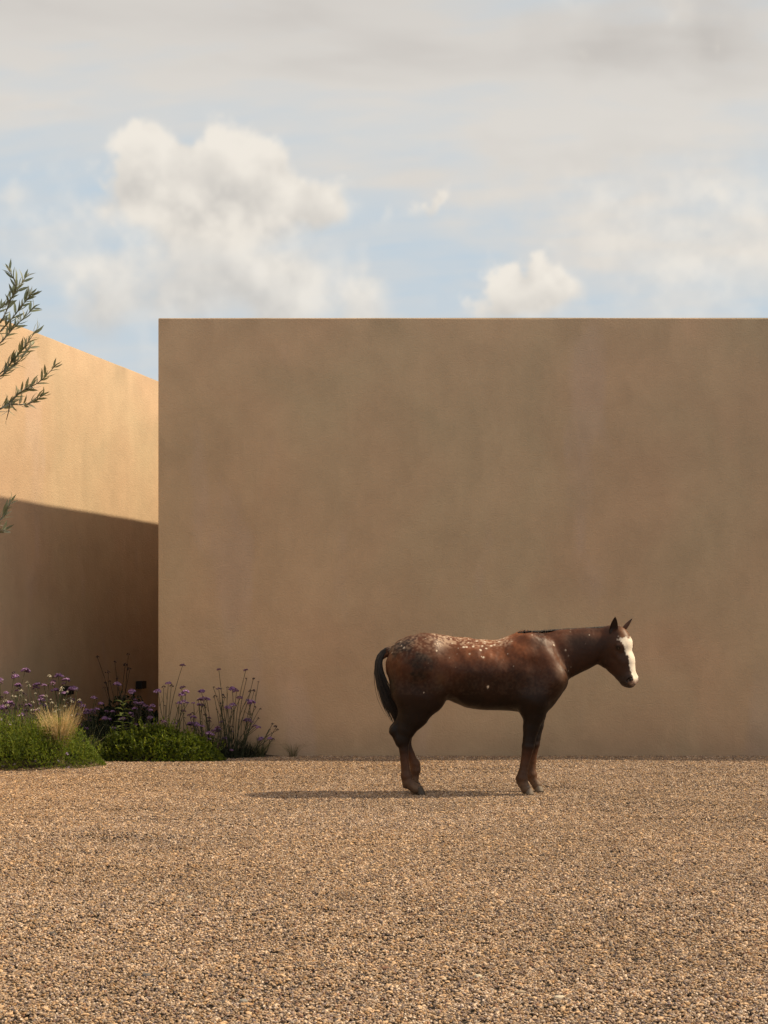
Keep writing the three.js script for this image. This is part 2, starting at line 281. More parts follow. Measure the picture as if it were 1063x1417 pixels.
{
  // the long volume whose broad face fills the picture
  const d = 13.5, back = [WALLX + 0.272 * d, -WALLZ + 0.9623 * d];
  block('long_house', [[WALLX, -WALLZ], [16, -WALLZ], [16, back[1]], back], HGT, 'tall windowless tan rendered house whose broad shaded wall stands behind the horse');
  // the second volume, slanting away on the left, with an unseen cross wall added behind to keep the gap dark
  const A = along(-8.5), B = along(4.95);
  block('angled_house', [[A[0] - 7, A[1] + 0], A, B, [B[0] + 1.9, B[1] + 0.2], [B[0] + 1.9, B[1] + 0.8], [B[0] - 9, B[1] + 0.8]], HGT + 0.04, 'rendered house on the left, its receding wall sunlit above and shaded below', 2.7);
}
// two black box lamps low on the receding wall
{
  const black = new THREE.MeshStandardMaterial({ color: new THREE.Color(0.012, 0.012, 0.013), roughness: 0.5, metalness: 0.3 }), lens = new THREE.MeshStandardMaterial({ color: new THREE.Color(0.03, 0.03, 0.03), roughness: 0.2 });
  const make = (s, y, label) => {
    const g = base('wall_lamp', [LW.x + LD.x * s, y, LW.z + LD.z * s], label, 'wall lamp', 'black box lamps on the receding wall');
    g.rotation.y = Math.atan2(0.9623, 0.272);
    const pl = mesh('back_plate', new RoundedBoxGeometry(0.1, 0.085, 0.008, 2, 0.002), black, g); pl.position.z = 0.006;
    const h = mesh('housing', new RoundedBoxGeometry(0.15, 0.11, 0.10, 3, 0.006), black, g); h.position.z = 0.061;
    const l = mesh('lens', new RoundedBoxGeometry(0.10, 0.006, 0.06, 2, 0.002), lens, g); l.position.set(0, -0.0575, 0.061);
  };
  make(1.555, 0.71, 'black box wall lamp low on the receding wall, nearer the left edge behind white buds');
  make(3.74, 0.70, 'black box wall lamp low on the receding wall, deep in the dark corner');
}
// ---------- horse ----------
{
  const U = 0.002606, GX = 400, GY = 679;                      // modelling unit; origin on the ground between the hooves
  const X = (u) => (u - GX) * U, Y = (v) => (GY - v) * U;
  const prims = [];                                            // {f(x,y,z), k}
  const hm = (p) => { const t = sst(-84, -140, p[1]); return [p[0] - 12 * t, p[1] + 13 * t, p[2]]; };   // muzzle drawn in a little
  const bone = (a, b, ra, rb, wa, wb, k, head) => {           // a, b: [u, v, z] in units; tapered elliptical bone
    if (head) { a = hm(a); b = hm(b); }
    const ax = head ? a[0] * U : X(a[0]), ay = head ? a[1] * U : Y(a[1]), az = a[2] * U, bx = head ? b[0] * U : X(b[0]), by = head ? b[1] * U : Y(b[1]), bz = b[2] * U;
    const dx = bx - ax, dy = by - ay, dz = bz - az, ll = dx * dx + dy * dy + dz * dz || 1e-9;
    ra *= U; rb *= U; wa *= U; wb *= U;
    prims.push({ head: !!head, k: k * U, f: (x, y, z) => {
      let t = ((x - ax) * dx + (y - ay) * dy + (z - az) * dz) / ll; t = t < 0 ? 0 : t > 1 ? 1 : t;
      const qx = x - ax - dx * t, qy = y - ay - dy * t, qz = z - az - dz * t, r = ra + (rb - ra) * t, w = wa + (wb - wa) * t;
      return (Math.sqrt((qx * qx + qy * qy) / (r * r) + qz * qz / (w * w)) - 1) * Math.min(r, w);
    } });
  };
  const both = (fn) => { fn(1); fn(-1); };
  // trunk from its top and bottom lines and its half width
  const tx = [118, 135, 160, 200, 250, 300, 350, 400, 450, 500, 550, 600, 650, 690, 718, 735];
  const tt = [222, 178, 153, 135, 124, 127, 134, 140, 143.5, 141, 123, 119, 136, 172, 222, 268];
  const tb = [262, 300, 322, 338, 344, 347, 366, 380, 387, 389, 391, 396, 393, 372, 340, 300];
  const tw = [24, 52, 80, 98, 106, 102, 104, 110, 115, 114, 104, 92, 84, 72, 50, 24];
  const tp = [2, 2, 2, 2.0, 1.95, 1.85, 1.9, 2, 2, 1.9, 1.65, 1.5, 1.6, 1.9, 2, 2];
  const cr = (arr, i, t) => { const a = arr[Math.max(i - 1, 0)], b = arr[i], c = arr[i + 1], d = arr[Math.min(i + 2, arr.length - 1)]; return 0.5 * (2 * b + (c - a) * t + (2 * a - 5 * b + 4 * c - d) * t * t + (3 * b - a - 3 * c + d) * t * t * t); };
  prims.push({ k: 30 * U, trunk: true, f: (x, y, z) => {
    const u = x / U + GX, uc = clamp(u, tx[0], tx[tx.length - 1] - 0.001); let i = 0; while (uc >= tx[i + 1]) i++;
    const t = (uc - tx[i]) / (tx[i + 1] - tx[i]), top = cr(tt, i, t), bot = cr(tb, i, t), w = cr(tw, i, t) * U, pt = cr(tp, i, t);
    const c = Y(top * 0.52 + bot * 0.48), h = y > c ? Y(top) - c : c - Y(bot), p = y > c ? pt : 2.25;
    const s = Math.pow(Math.pow(Math.abs(z) / w, p) + Math.pow(Math.abs(y - c) / h, p), 1 / p), f = (s - 1) * Math.min(w, h) * 0.85, e = Math.abs(u - uc) * U;
    return e > 0 ? Math.hypot(Math.max(f, 0), e) : f;
  } });
  // neck
  bone([655, 220, 0], [735, 195, 0], 92, 77, 54, 40, 30); bone([735, 195, 0], [800, 177, 0], 77, 64, 40, 33, 14); bone([800, 177, 0], [884, 153, 0], 64, 46, 33, 27, 14);
  bone([630, 126, 0], [885, 109, 0], 8, 7, 7, 6, 16);         // crest
  // dock of the tail
  bone([152, 176, 0], [120, 180, 0], 12, 9, 12, 9, 14); bone([120, 180, 0], [98, 205, 0], 9, 7, 9, 7, 8);
  both((s) => {
    // hindquarter
    bone([212, 218, 46 * s], [228, 318, 52 * s], 86, 80, 58, 46, 36);
    bone([154, 222, 34 * s], [160, 330, 44 * s], 30, 26, 30, 34, 28);          // buttock
    bone([250, 146, 40 * s], [252, 156, 44 * s], 20, 20, 22, 22, 26);          // point of hip region
    bone([286, 318, 60 * s], [272, 352, 58 * s], 26, 27, 27, 26, 26);          // stifle
    bone([296, 262, 86 * s], [290, 300, 78 * s], 22, 24, 12, 14, 30);          // flank fold
    bone([228, 335, 54 * s], [206, 405, 50 * s], 72, 44, 42, 30, 30); bone([206, 405, 50 * s], [184, 450, 47 * s], 42, 27, 28, 22, 22);
    bone([172, 400, 48 * s], [138, 452, 47 * s], 14, 8, 12, 9, 10); bone([138, 453, 47 * s], [133, 461, 47 * s], 10, 10, 12, 11, 12);
  });
  // near hind: standing; far hind: resting on the toe, fetlock knuckled forward
  bone([180, 456, 47], [172, 486, 47], 29, 24, 22, 20, 16); bone([138, 462, 47], [158, 500, 47], 10, 13, 11, 13, 12);
  bone([172, 486, 47], [174, 525, 47], 21, 16, 19, 16, 8); bone([174, 525, 47], [181, 612, 48], 16, 15, 15, 15, 4); bone([183, 616, 48], [187, 634, 48], 19, 19, 19, 19, 10); bone([180, 640, 48], [176, 652, 48], 8, 5, 9, 6, 8);
  bone([190, 640, 48], [216, 658, 49], 16, 19, 18, 21, 10);
  bone([182, 456, -47], [182, 486, -47], 26, 21, 22, 20, 16); bone([142, 460, -47], [166, 500, -47], 9, 11, 11, 13, 12);
  bone([182, 486, -47], [187, 520, -47], 19, 15.5, 19, 16, 8); bone([187, 520, -47], [212, 580, -47], 15.5, 15, 15, 15, 4); bone([215, 584, -47], [216, 602, -47], 18, 18, 18, 18, 10);
  bone([215, 604, -47], [212, 640, -47], 15, 16, 16, 19, 10);
  both((s) => {
    // shoulder, arm, chest
    bone([606, 158, 52 * s], [690, 268, 58 * s], 44, 40, 30, 34, 34); bone([690, 276, 56 * s], [626, 352, 56 * s], 38, 42, 36, 40, 30);
    bone([575, 205, 62 * s], [610, 330, 66 * s], 34, 38, 30, 30, 40);           // triceps
    bone([700, 296, 26 * s], [660, 352, 30 * s], 34, 32, 30, 34, 26);           // pectoral
    bone([640, 172, 48 * s], [704, 262, 58 * s], 7, 8, 8, 8, 30);              // blade edge
    bone([600, 374, 58 * s], [596, 386, 58 * s], 20, 16, 22, 18, 18);           // elbow
  });
  const fore = (dx, s, pts) => { for (let i = 0; i < pts.length - 1; i++) { const a = pts[i], b = pts[i + 1]; bone([a[0], a[1], a[4] * s], [b[0], b[1], b[4] * s], a[2], b[2], a[3], b[3], a[5] || 10); } };
  fore(0, 1, [[630, 365, 40, 38, 54, 20], [625, 400, 38, 30, 52, 6], [616, 445, 28.5, 24, 48, 4], [609, 487, 22, 20, 47, 4], [605, 512, 21.5, 21, 47, 4], [601, 532, 18, 17.5, 47, 4], [593, 572, 15, 14, 47, 4], [586, 606, 16, 16, 47, 4], [583, 622, 19.5, 19, 47, 5], [587, 640, 17, 17, 47, 5], [598, 658, 19, 21, 47, 5]]);
  bone([574, 628, 47], [571, 638, 47], 9, 5, 9, 6, 8);
  fore(0, -1, [[642, 365, 38, 38, 54, 20], [644, 400, 35, 30, 52, 6], [642, 445, 27, 24, 48, 4], [638, 487, 21, 20, 47, 4], [635, 512, 20, 21, 47, 4], [632, 532, 17, 17, 47, 4], [629, 572, 13.5, 13.5, 47, 4], [626, 604, 14.5, 14.5, 47, 4], [627, 618, 18, 18, 47, 5], [631, 634, 15.5, 16, 47, 5], [645, 656, 18, 20, 47, 5]]);
  bone([616, 624, -47], [612, 634, -47], 9, 5, 9, 6, 8);
  // head in its own frame: x' forwards, y up, z' sideways, turned towards the viewer about the poll
  const PX = X(912), PY = Y(118), TH = 42 * Math.PI / 180, CT = Math.cos(TH), ST = Math.sin(TH);
  bone([-8, -14, 0], [22, -44, 0], 30, 37, 27, 33, 26, 1); bone([22, -44, 0], [46, -100, 0], 36, 30, 33, 26, 20, 1); bone([46, -100, 0], [66, -150, 0], 30, 24, 25, 22, 18, 1); bone([66, -150, 0], [73, -172, 0], 24, 24, 23, 25, 16, 1);
  bone([24, -4, 0], [42, -40, 0], 14, 18, 15, 24, 20, 1);       // forehead
  both((s) => { bone([-8, -72, 20 * s], [18, -108, 19 * s], 38, 32, 13, 13, 20, 1); bone([18, -108, 18 * s], [44, -160, 12 * s], 30, 18, 12, 12, 18, 1);
    bone([42, -46, 29 * s], [40, -52, 29 * s], 13, 13, 9, 9, 9, 1); bone([44, -44, 33 * s], [40, -45, 35 * s], 8, 7, 7, 7, 6, 1);             // brow and eye socket
    bone([30, -74, 31 * s], [56, -110, 24 * s], 6, 5, 5, 4, 12, 1);             // facial crest
    bone([84, -166, 16 * s], [88, -172, 17 * s], 12, 12, 11, 11, 10, 1); });    // nostril rims
  bone([76, -182, 0], [74, -186, 0], 20, 18, 25, 24, 12, 1); bone([58, -180, 0], [56, -184, 0], 15, 14, 20, 19, 12, 1);
  bone([-30, -60, 0], [10, -20, 0], 40, 34, 30, 26, 30, 1);     // throat joins the neck
  const carve = [];
  const cut = (a, b, r, k) => { a = hm(a); b = hm(b); carve.push({ k: k * U, a: a.map((v) => v * U), b: b.map((v) => v * U), r: r * U }); };
  both((s) => { cut([92, -170, 22 * s], [82, -178, 27 * s], 4.5, 3); cut([88, -192, 22 * s], [60, -188, 26 * s], 1.2, 2); });
  cut([92, -191, 0], [88, -192, 22], 1.2, 2); cut([92, -191, 0], [88, -192, -22], 1.2, 2);
  const smin = (a, b, k) => { const h = Math.max(k - Math.abs(a - b), 0) / k; return Math.min(a, b) - h * h * k * 0.25; };
  const toHead = (x, y, z) => { const dx = x - PX; return [dx * CT + z * ST, y - PY, -dx * ST + z * CT]; };
  const evalList = (list, x, y, z) => {
    let d = 1e3, hx, hy, hz, has = false;
    for (const p of list) {
      let v;
      if (p.head) { if (!has) { [hx, hy, hz] = toHead(x, y, z); has = true; } v = p.f(hx, hy, hz); } else v = p.f(x, y, z);
      d = d > 100 ? v : smin(d, v, p.k);
    }
    if (has) for (const c of carve) {
      const ex = c.b[0] - c.a[0], ey = c.b[1] - c.a[1], ez = c.b[2] - c.a[2]; const t = clamp(((hx - c.a[0]) * ex + (hy - c.a[1]) * ey + (hz - c.a[2]) * ez) / (ex * ex + ey * ey + ez * ez), 0, 1);
      const v = Math.hypot(hx - c.a[0] - ex * t, hy - c.a[1] - ey * t, hz - c.a[2] - ez * t) - c.r;
      d = -smin(-d, v, c.k);
    }
    // faint muscle and rib relief
    const u = x / U + GX, w = GY - y / U;
    if (d < 0.03 && u > 120 && u < 760 && w < 400) {
      const fd = sst(120, 160, u) * sst(760, 700, u) * sst(400, 350, w); d += ((noise3(x * 7 + 3, y * 7, z * 7) - 0.5) * 0.022 + (noise3(x * 16, y * 11, z * 16) - 0.5) * 0.008) * fd;
      if (u > 340 && u < 560 && w > 180 && w < 370) d += Math.sin((u + (w - 250) * 0.22) * 0.30) * 0.0005 * sst(340, 400, u) * sst(560, 500, u);
    }
    if (d < 0.03) d += (noise3(x * 55, y * 40, z * 55) - 0.5) * 0.0012;
    return d;
  };
  // surface nets over a grid, with blocks far from the skin skipped
  const CELL = 0.0068, lo = [X(60), Y(700), -0.36], hi = [X(1010), Y(85), 0.40], NB = 8;
  const nx = Math.ceil((hi[0] - lo[0]) / CELL / NB) * NB + 1, ny = Math.ceil((hi[1] - lo[1]) / CELL / NB) * NB + 1, nz = Math.ceil((hi[2] - lo[2]) / CELL / NB) * NB + 1;
  const field = new Float32Array(nx * ny * nz).fill(1), BR = NB * CELL * 0.87;
  const fAt = (x, y, z, l) => evalList(l, x, y, z);
  const cand = new Map();
  for (let bk = 0; bk < nz - 1; bk += NB) for (let bj = 0; bj < ny - 1; bj += NB) for (let bi = 0; bi < nx - 1; bi += NB) {
    const cx = lo[0] + (bi + NB / 2) * CELL, cy = lo[1] + (bj + NB / 2) * CELL, cz = lo[2] + (bk + NB / 2) * CELL, h = toHead(cx, cy, cz);
    let dm = 1e3; const ds = prims.map((p) => { const v = p.head ? p.f(h[0], h[1], h[2]) : p.f(cx, cy, cz); dm = Math.min(dm, v); return v; });
    let list = null;
    if (dm < BR * 1.6 + 0.05) list = prims.filter((p, i) => ds[i] < dm + 2.4 * BR + 0.125);
    cand.set((bk / NB * 512 + bj / NB) * 512 + bi / NB, list);
    for (let k = bk; k < bk + NB; k++) for (let j = bj; j < bj + NB; j++) for (let i = bi; i < bi + NB; i++) field[(k * ny + j) * nx + i] = list ? fAt(lo[0] + i * CELL, lo[1] + j * CELL, lo[2] + k * CELL, list) : 1;
  }
  const listAt = (x, y, z) => cand.get((Math.floor((z - lo[2]) / CELL / NB) * 512 + Math.floor((y - lo[1]) / CELL / NB)) * 512 + Math.floor((x - lo[0]) / CELL / NB)) || prims;
  const vid = new Int32Array(nx * ny * nz).fill(-1), P = [], I = [];
  const sx = 1, sy = nx, sz = nx * ny, offs = [0, sx, sy, sx + sy, sz, sx + sz, sy + sz, sx + sy + sz], edges = [[0, 1], [0, 2], [0, 4], [1, 3], [1, 5], [2, 3], [2, 6], [3, 7], [4, 5], [4, 6], [5, 7], [6, 7]];
  for (let k = 0; k < nz - 1; k++) for (let j = 0; j < ny - 1; j++) for (let i = 0; i < nx - 1; i++) {
    const o = k * sz + j * sy + i; let m = 0; for (let c = 0; c < 8; c++) if (field[o + offs[c]] < 0) m |= 1 << c;
    if (m === 0 || m === 255) continue;
    let x = 0, y = 0, z = 0, n = 0;
    for (const [a, b] of edges) { const va = field[o + offs[a]], vb = field[o + offs[b]]; if ((va < 0) === (vb < 0)) continue; const t = va / (va - vb); x += (a & 1) + ((b & 1) - (a & 1)) * t; y += (a >> 1 & 1) + ((b >> 1 & 1) - (a >> 1 & 1)) * t; z += (a >> 2 & 1) + ((b >> 2 & 1) - (a >> 2 & 1)) * t; n++; }
    vid[o] = P.length / 3; P.push(lo[0] + (i + x / n) * CELL, lo[1] + (j + y / n) * CELL, lo[2] + (k + z / n) * CELL);
  }
  for (let k = 1; k < nz - 1; k++) for (let j = 1; j < ny - 1; j++) for (let i = 1; i < nx - 1; i++) {
    const o = k * sz + j * sy + i, v = field[o] < 0;
    for (const [s, a, b] of [[sx, sy, sz], [sy, sz, sx], [sz, sx, sy]]) {
      if (v === (field[o + s] < 0)) continue;
      const p = vid[o], q = vid[o - a], r = vid[o - a - b], w = vid[o - b]; if (p < 0 || q < 0 || r < 0 || w < 0) continue;
      if (v) I.push(p, q, r, p, r, w); else I.push(p, r, q, p, w, r);
    }
  }
  const nv = P.length / 3, N = new Float32Array(nv * 3), C = new Float32Array(nv * 3), E = 0.004;
  const mixc = (a, b, t) => [a[0] + (b[0] - a[0]) * t, a[1] + (b[1] - a[1]) * t, a[2] + (b[2] - a[2]) * t];
  const coat = (x, y, z, ny_) => {
    const u = x / U + GX, w = GY - y / U, [hx0, hy0, hz] = toHead(x, y, z).map((v) => v / U), ht = sst(-80, -127, hy0), hx = hx0 + 12 * ht, hy = hy0 - 13 * ht;
    const m = fbm3(x * 5, y * 5, z * 5, 4), f = noise3(x * 60, y * 60, z * 60), g2 = fbm3(x * 16 + 3, y * 16, z * 16, 3);
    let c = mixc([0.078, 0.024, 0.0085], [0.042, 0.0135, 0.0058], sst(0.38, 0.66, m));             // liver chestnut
    c = mixc(c, [0.185, 0.056, 0.018], 0.8 * sst(310, 400, u) * sst(650, 570, u) * sst(290, 180, w) * (0.6 + 0.4 * sst(0.35, 0.6, g2)));  // redder back, its sunlit brightening put into the colour
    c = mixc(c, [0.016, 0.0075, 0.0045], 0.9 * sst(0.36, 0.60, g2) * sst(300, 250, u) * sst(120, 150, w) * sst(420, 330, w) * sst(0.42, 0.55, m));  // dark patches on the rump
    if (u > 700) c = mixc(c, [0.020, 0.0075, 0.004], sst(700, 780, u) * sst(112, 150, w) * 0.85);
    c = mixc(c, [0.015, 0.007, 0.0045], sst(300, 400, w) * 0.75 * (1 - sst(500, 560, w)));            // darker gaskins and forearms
    c = mixc(c, z < 0 ? [0.095, 0.046, 0.023] : [0.06, 0.031, 0.018], sst(500, 600, w) * 0.7);                                      // lower legs paler; far pair lighter still, sunlight put into the colour
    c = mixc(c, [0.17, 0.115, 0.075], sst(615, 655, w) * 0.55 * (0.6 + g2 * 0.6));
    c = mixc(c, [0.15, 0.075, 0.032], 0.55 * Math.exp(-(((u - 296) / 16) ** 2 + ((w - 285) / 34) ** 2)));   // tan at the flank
    c = mixc(c, [0.14, 0.075, 0.036], 0.6 * sst(352, 382, w - (u > 320 && u < 420 ? (420 - u) * -0.0 : 0) + (u < 420 ? (420 - u) * 0.22 : 0)) * sst(290, 320, u) * sst(470, 400, u) * (w < 400 ? 1 : 0)); // belly line paler, bounce light from the ground painted in
    c = mixc(c, [0.17, 0.075, 0.034], 0.6 * Math.exp(-(((u - 716) / 22) ** 2 + ((w - 262) / 44) ** 2)) * sst(0.35, 0.6, g2 + 0.1));   // tan sunlight painted on the chest front and point of the shoulder
    c = c.map((v) => v * (0.86 + 0.28 * f) * (1.08 - 0.82 * sst(185, 300, w + (m - 0.5) * 90) * sst(560, 480, w)));  // shade put into the coat: lower flank darkened, topline kept bright
    // roan frost and white flecks along the back and croup
    if (u < 760 && w < 330) {
      const frost = (sst(250, 300, u) * sst(560, 520, u) * sst(178, 140, w) * 1.15 + sst(350, 215, u) * sst(230, 140, w) * 0.34 + 0.04) * sst(0.42, 0.70, fbm3(x * 55, y * 55, z * 55, 2) * 0.7 + g2 * 0.35);
      c = mixc(c, [0.42, 0.28, 0.19], clamp(frost, 0, 0.72));
      const q = 40, gx = Math.floor(x * q), gy = Math.floor(y * q), gz = Math.floor(z * q);
      for (let a = -1; a <= 1; a++) for (let b = -1; b <= 1; b++) for (let d = -1; d <= 1; d++) {
        const ix = gx + a, iy = gy + b, iz = gz + d, h = hash3(ix, iy, iz + 900), uu = (ix + 0.5) / q / U + GX, ww = GY - (iy + 0.5) / q / U;
        const dens = 0.008 + 0.016 * sst(270, 220, ww) + 0.34 * sst(300, 320, uu) * sst(345, 325, uu) * sst(170, 150, ww) + 0.55 * sst(400, 430, uu) * sst(530, 510, uu) * sst(172, 150, ww) + 0.10 * sst(290, 330, uu) * sst(560, 480, uu) * sst(260, 180, ww) + 0.05 * sst(220, 150, ww);
        if (h > dens) continue;
        const r = (0.0034 + 0.0075 * hash3(ix, iy, iz + 911) ** 2), px = (ix + hash3(ix, iy, iz + 921)) / q, py = (iy + hash3(ix, iy, iz + 931)) / q, pz = (iz + hash3(ix, iy, iz + 941)) / q;
        const dd = Math.hypot(x - px + (noise3(x * 130, y * 130, z * 130) - 0.5) * 0.009, (y - py + (noise3(x * 130 + 50, y * 130, z * 130) - 0.5) * 0.009) * 0.8, z - pz) / r; if (dd < 1.4) c = mixc(c, [0.66, 0.55, 0.43], sst(1.4, 0.6, dd));
      }
    } else if (u > 700 && u < 850 && w < 290) {
      const q = 26, ix = Math.floor(x * q), iy = Math.floor(y * q), iz = Math.floor(z * q); if (hash3(ix, iy, iz + 55) < 0.05) { const dd = Math.hypot(x - (ix + 0.5) / q, y - (iy + 0.5) / q, z - (iz + 0.5) / q) / 0.006; c = mixc(c, [0.6, 0.5, 0.4], sst(1.3, 0.5, dd)); }
    }
    // head: sorrel, dark muzzle, white blaze
    if (hx > -30 && hy < 40 && u > 860) {
      const front = hx - (18 - hy * 0.33), on = sst(870, 900, u);
      c = mixc(c, [0.045, 0.018, 0.009].map((v) => v * (0.85 + 0.3 * f)), on * 0.8);
      c = mixc(c, [0.15, 0.062, 0.026].map((v) => v * (0.7 + 0.6 * f)), on * sst(10, 26, front) * sst(-60, -10, hy) * 0.8);   // redder forehead
      c = mixc(c, [0.030, 0.020, 0.017], sst(-146, -172, hy) * 0.85);
      const wid = 18 + 5 * sst(-40, -25, hy) * sst(-8, -24, hy) + 5 * sst(-60, -30, hy) - 4 * sst(-110, -150, hy) + 4 * sst(-150, -178, hy) + (noise3(x * 40, y * 40, z * 40) - 0.5) * 7 + (noise3(x * 120, y * 120, z * 120) - 0.5) * 7;
      const bl = sst(wid + 2, wid - 2, Math.abs(hz - 1.5 - 8 * sst(-95, -40, hy))) * sst(-12, -22, hy + (noise3(x * 60, y * 60, z * 60) - 0.5) * 14) * sst(4, 12, front) * sst(-200, -184, hy);
      c = mixc(c, [0.78, 0.68, 0.56], bl); c = mixc(c, [0.22, 0.14, 0.11], sst(-168, -190, hy + (noise3(x * 90, y * 90, z * 90) - 0.5) * 14) * sst(0, 14, front) * 0.75);
      const pink = Math.exp(-(((hy + 186) / 9) ** 2 + ((Math.abs(hz) - 12) / 9) ** 2)) * sst(10, 20, front); c = mixc(c, [0.30, 0.17, 0.13], pink * 0.8);
      const nos = Math.hypot(hx - 90, hy + 173, (Math.abs(hz) - 24) * 0.9); c = mixc(c, [0.012, 0.008, 0.007], sst(9, 5, nos));
      const lid = Math.hypot(hx - 42, hy + 41, Math.abs(hz) - 36); c = mixc(c, [0.11, 0.055, 0.03], sst(11, 4, lid) * 0.7);
      const eye = Math.hypot(hx - 40, hy + 50, Math.abs(hz) - 37); c = mixc(c, [0.018, 0.010, 0.007], sst(14, 7, eye));
    }
    return c;
  };
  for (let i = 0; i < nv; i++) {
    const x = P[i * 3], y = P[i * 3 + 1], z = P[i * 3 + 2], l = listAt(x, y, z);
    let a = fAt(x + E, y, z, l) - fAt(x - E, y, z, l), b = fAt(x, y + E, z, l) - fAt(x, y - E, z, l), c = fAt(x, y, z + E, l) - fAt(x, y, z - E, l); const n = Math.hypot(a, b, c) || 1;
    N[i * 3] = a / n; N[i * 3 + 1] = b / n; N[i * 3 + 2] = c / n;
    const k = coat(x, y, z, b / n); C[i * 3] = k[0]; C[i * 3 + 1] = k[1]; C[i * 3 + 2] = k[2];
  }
  const bg = new THREE.BufferGeometry();
  bg.setAttribute('position', new THREE.Float32BufferAttribute(P, 3)); bg.setAttribute('normal', new THREE.BufferAttribute(N, 3)); bg.setAttribute('color', new THREE.BufferAttribute(C, 3)); bg.setIndex(I);
  // ears: cupped shells
  const earGeo = (s) => {
    const so = new Soup(), fromHead = (hx, hy, hz) => [PX + (hx * CT - hz * ST) * U, PY + hy * U, (hx * ST + hz * CT) * U], rings = [];
    const A = s > 0 ? V(11, -8, 29) : V(14, -2, -25), B = s > 0 ? V(28, 56, 38) : V(47, 51, -42), ax = B.clone().sub(A), L = ax.length(); ax.normalize();
    const open = V(0.75, 0, s * 0.66).addScaledVector(ax, -ax.dot(V(0.75, 0, s * 0.66))).normalize(), side = new THREE.Vector3().crossVectors(ax, open);
    for (let k = 0; k <= 10; k++) {
      const t = k / 10, w = 16 * Math.pow(Math.sin(Math.PI * Math.min(1, 0.2 + t * 0.8)), 0.72) * (1 - 0.25 * t) + 0.5, ring = [], lean = 5 * Math.sin(t * 3.1);
      for (let a = 0; a < 12; a++) {
        const th = a < 7 ? a / 6 * Math.PI : (12 - a) / 6 * Math.PI, outer = a < 7, ux = -Math.cos(th) * w, dep = outer ? -Math.sin(th) * w * 0.85 : -Math.sin(th) * w * (0.85 * sst(0.1, 0.35, t) * 0.72);
        const q = A.clone().addScaledVector(ax, L * t).addScaledVector(side, ux).addScaledVector(open, dep + lean * 0.4);
        const p = fromHead(q.x, q.y, q.z), col = outer ? mixc([0.075, 0.028, 0.013], [0.02, 0.010, 0.007], sst(0.6, 1, t)) : [0.022, 0.012, 0.009];
        ring.push(so.v(p[0], p[1], p[2], col));
      }
      rings.push(ring);
    }
    for (let k = 0; k < 10; k++) for (let a = 0; a < 12; a++) { const b = (a + 1) % 12; so.t(rings[k][a], rings[k + 1][a], rings[k][b]); so.t(rings[k][b], rings[k + 1][a], rings[k + 1][b]); }
    return so.geo();
  };
  const body = mergeGeometries([bg, earGeo(1), earGeo(-1)]);
  const bmp = dataTex(512, 512, (u, v) => { const f = noise2(u * 170, v * 60, 7); return [f, f, f]; });
  const horse = base('horse', [(490 + GX / 2.531 - CX) * 12.98 / F, 0.006, -12.98], 'brown spotted horse with a white blaze standing side on upon the gravel', 'horse');
  const coatM = new THREE.MeshPhysicalMaterial({ vertexColors: true, roughness: 0.5, specularIntensity: 0.5 });
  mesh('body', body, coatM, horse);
  // hooves
  const hoofM = new THREE.MeshStandardMaterial({ vertexColors: true, roughness: 0.6 });
  const hoof = (cx, z, topY, tilt, tone, len = 25) => {
    const so = new Soup(), rings = [], R = rng(Math.round(cx));
    for (let k = 0; k <= 6; k++) {
      const t = k / 6, ring = [];
      for (let a = 0; a < 20; a++) {
        const th = a / 20 * Math.PI * 2, c = Math.cos(th), s = Math.sin(th), grow = lerp(0.80, 1, t), ex = c > 0 ? len * 0.56 * grow : len * 0.46 * grow, ez = 23 * grow;
        const u = cx - 10 * (1 - t) + c * ex * 1.0, w = lerp(topY + (c < 0 ? -c * 10 : 0), GY, t);
        const band = 0.8 + 0.25 * noise2(k * 2.3, a * 0.1, Math.round(cx)) , cc = (k === 0 ? [0.12, 0.07, 0.045] : tone).map((v) => v * band);
        ring.push(so.v(X(u), Y(w), (z + s * ez * 1.0) * U, cc));
      }
      rings.push(ring);
    }
    for (let k = 0; k < 6; k++) for (let a = 0; a < 20; a++) { const b = (a + 1) % 20; so.t(rings[k][a], rings[k][b], rings[k + 1][a]); so.t(rings[k][b], rings[k + 1][b], rings[k + 1][a]); }
    for (const [ring, flip] of [[rings[0], 0], [rings[6], 1]]) { const m = [0, 1, 2].map((d) => ring.reduce((q, i) => q + so.p[i * 3 + d], 0) / 20), c = so.v(m[0], m[1], m[2], tone); for (let a = 0; a < 20; a++) flip ? so.t(c, ring[a], ring[(a + 1) % 20]) : so.t(c, ring[(a + 1) % 20], ring[a]); }
    const g = so.geo();
    if (tilt) { g.translate(-X(cx + 8), 0, 0); g.rotateZ(tilt); g.translate(X(cx + 8), 0, 0); }
    mesh('hoof', g, hoofM, horse);
  };
  hoof(233, 49, 648, 0, [0.06, 0.042, 0.028], 32); hoof(222, -47, 648, -0.25, [0.05, 0.038, 0.029], 30); hoof(608, 47, 646, 0, [0.17, 0.13, 0.098], 33); hoof(653, -47, 646, 0, [0.19, 0.148, 0.11], 32);
  // eyes
  const eyeM = new THREE.MeshPhysicalMaterial({ color: new THREE.Color(0.008, 0.005, 0.004), roughness: 0.12, clearcoat: 1, clearcoatRoughness: 0.05 });
  for (const s of [1, -1]) { const g = new THREE.SphereGeometry(7.5 * U, 20, 14); g.scale(1.1, 0.9, 1); const hx = 41 * U, hy = -51 * U, hz = 33.5 * s * U; g.translate(PX + hx * CT - hz * ST, PY + hy, hx * ST + hz * CT); mesh('eye', g, eyeM, horse); }
  // tail, mane and forelock of single strands
  const hairM = new THREE.MeshStandardMaterial({ vertexColors: true, roughness: 0.5 }), R = rng(31);
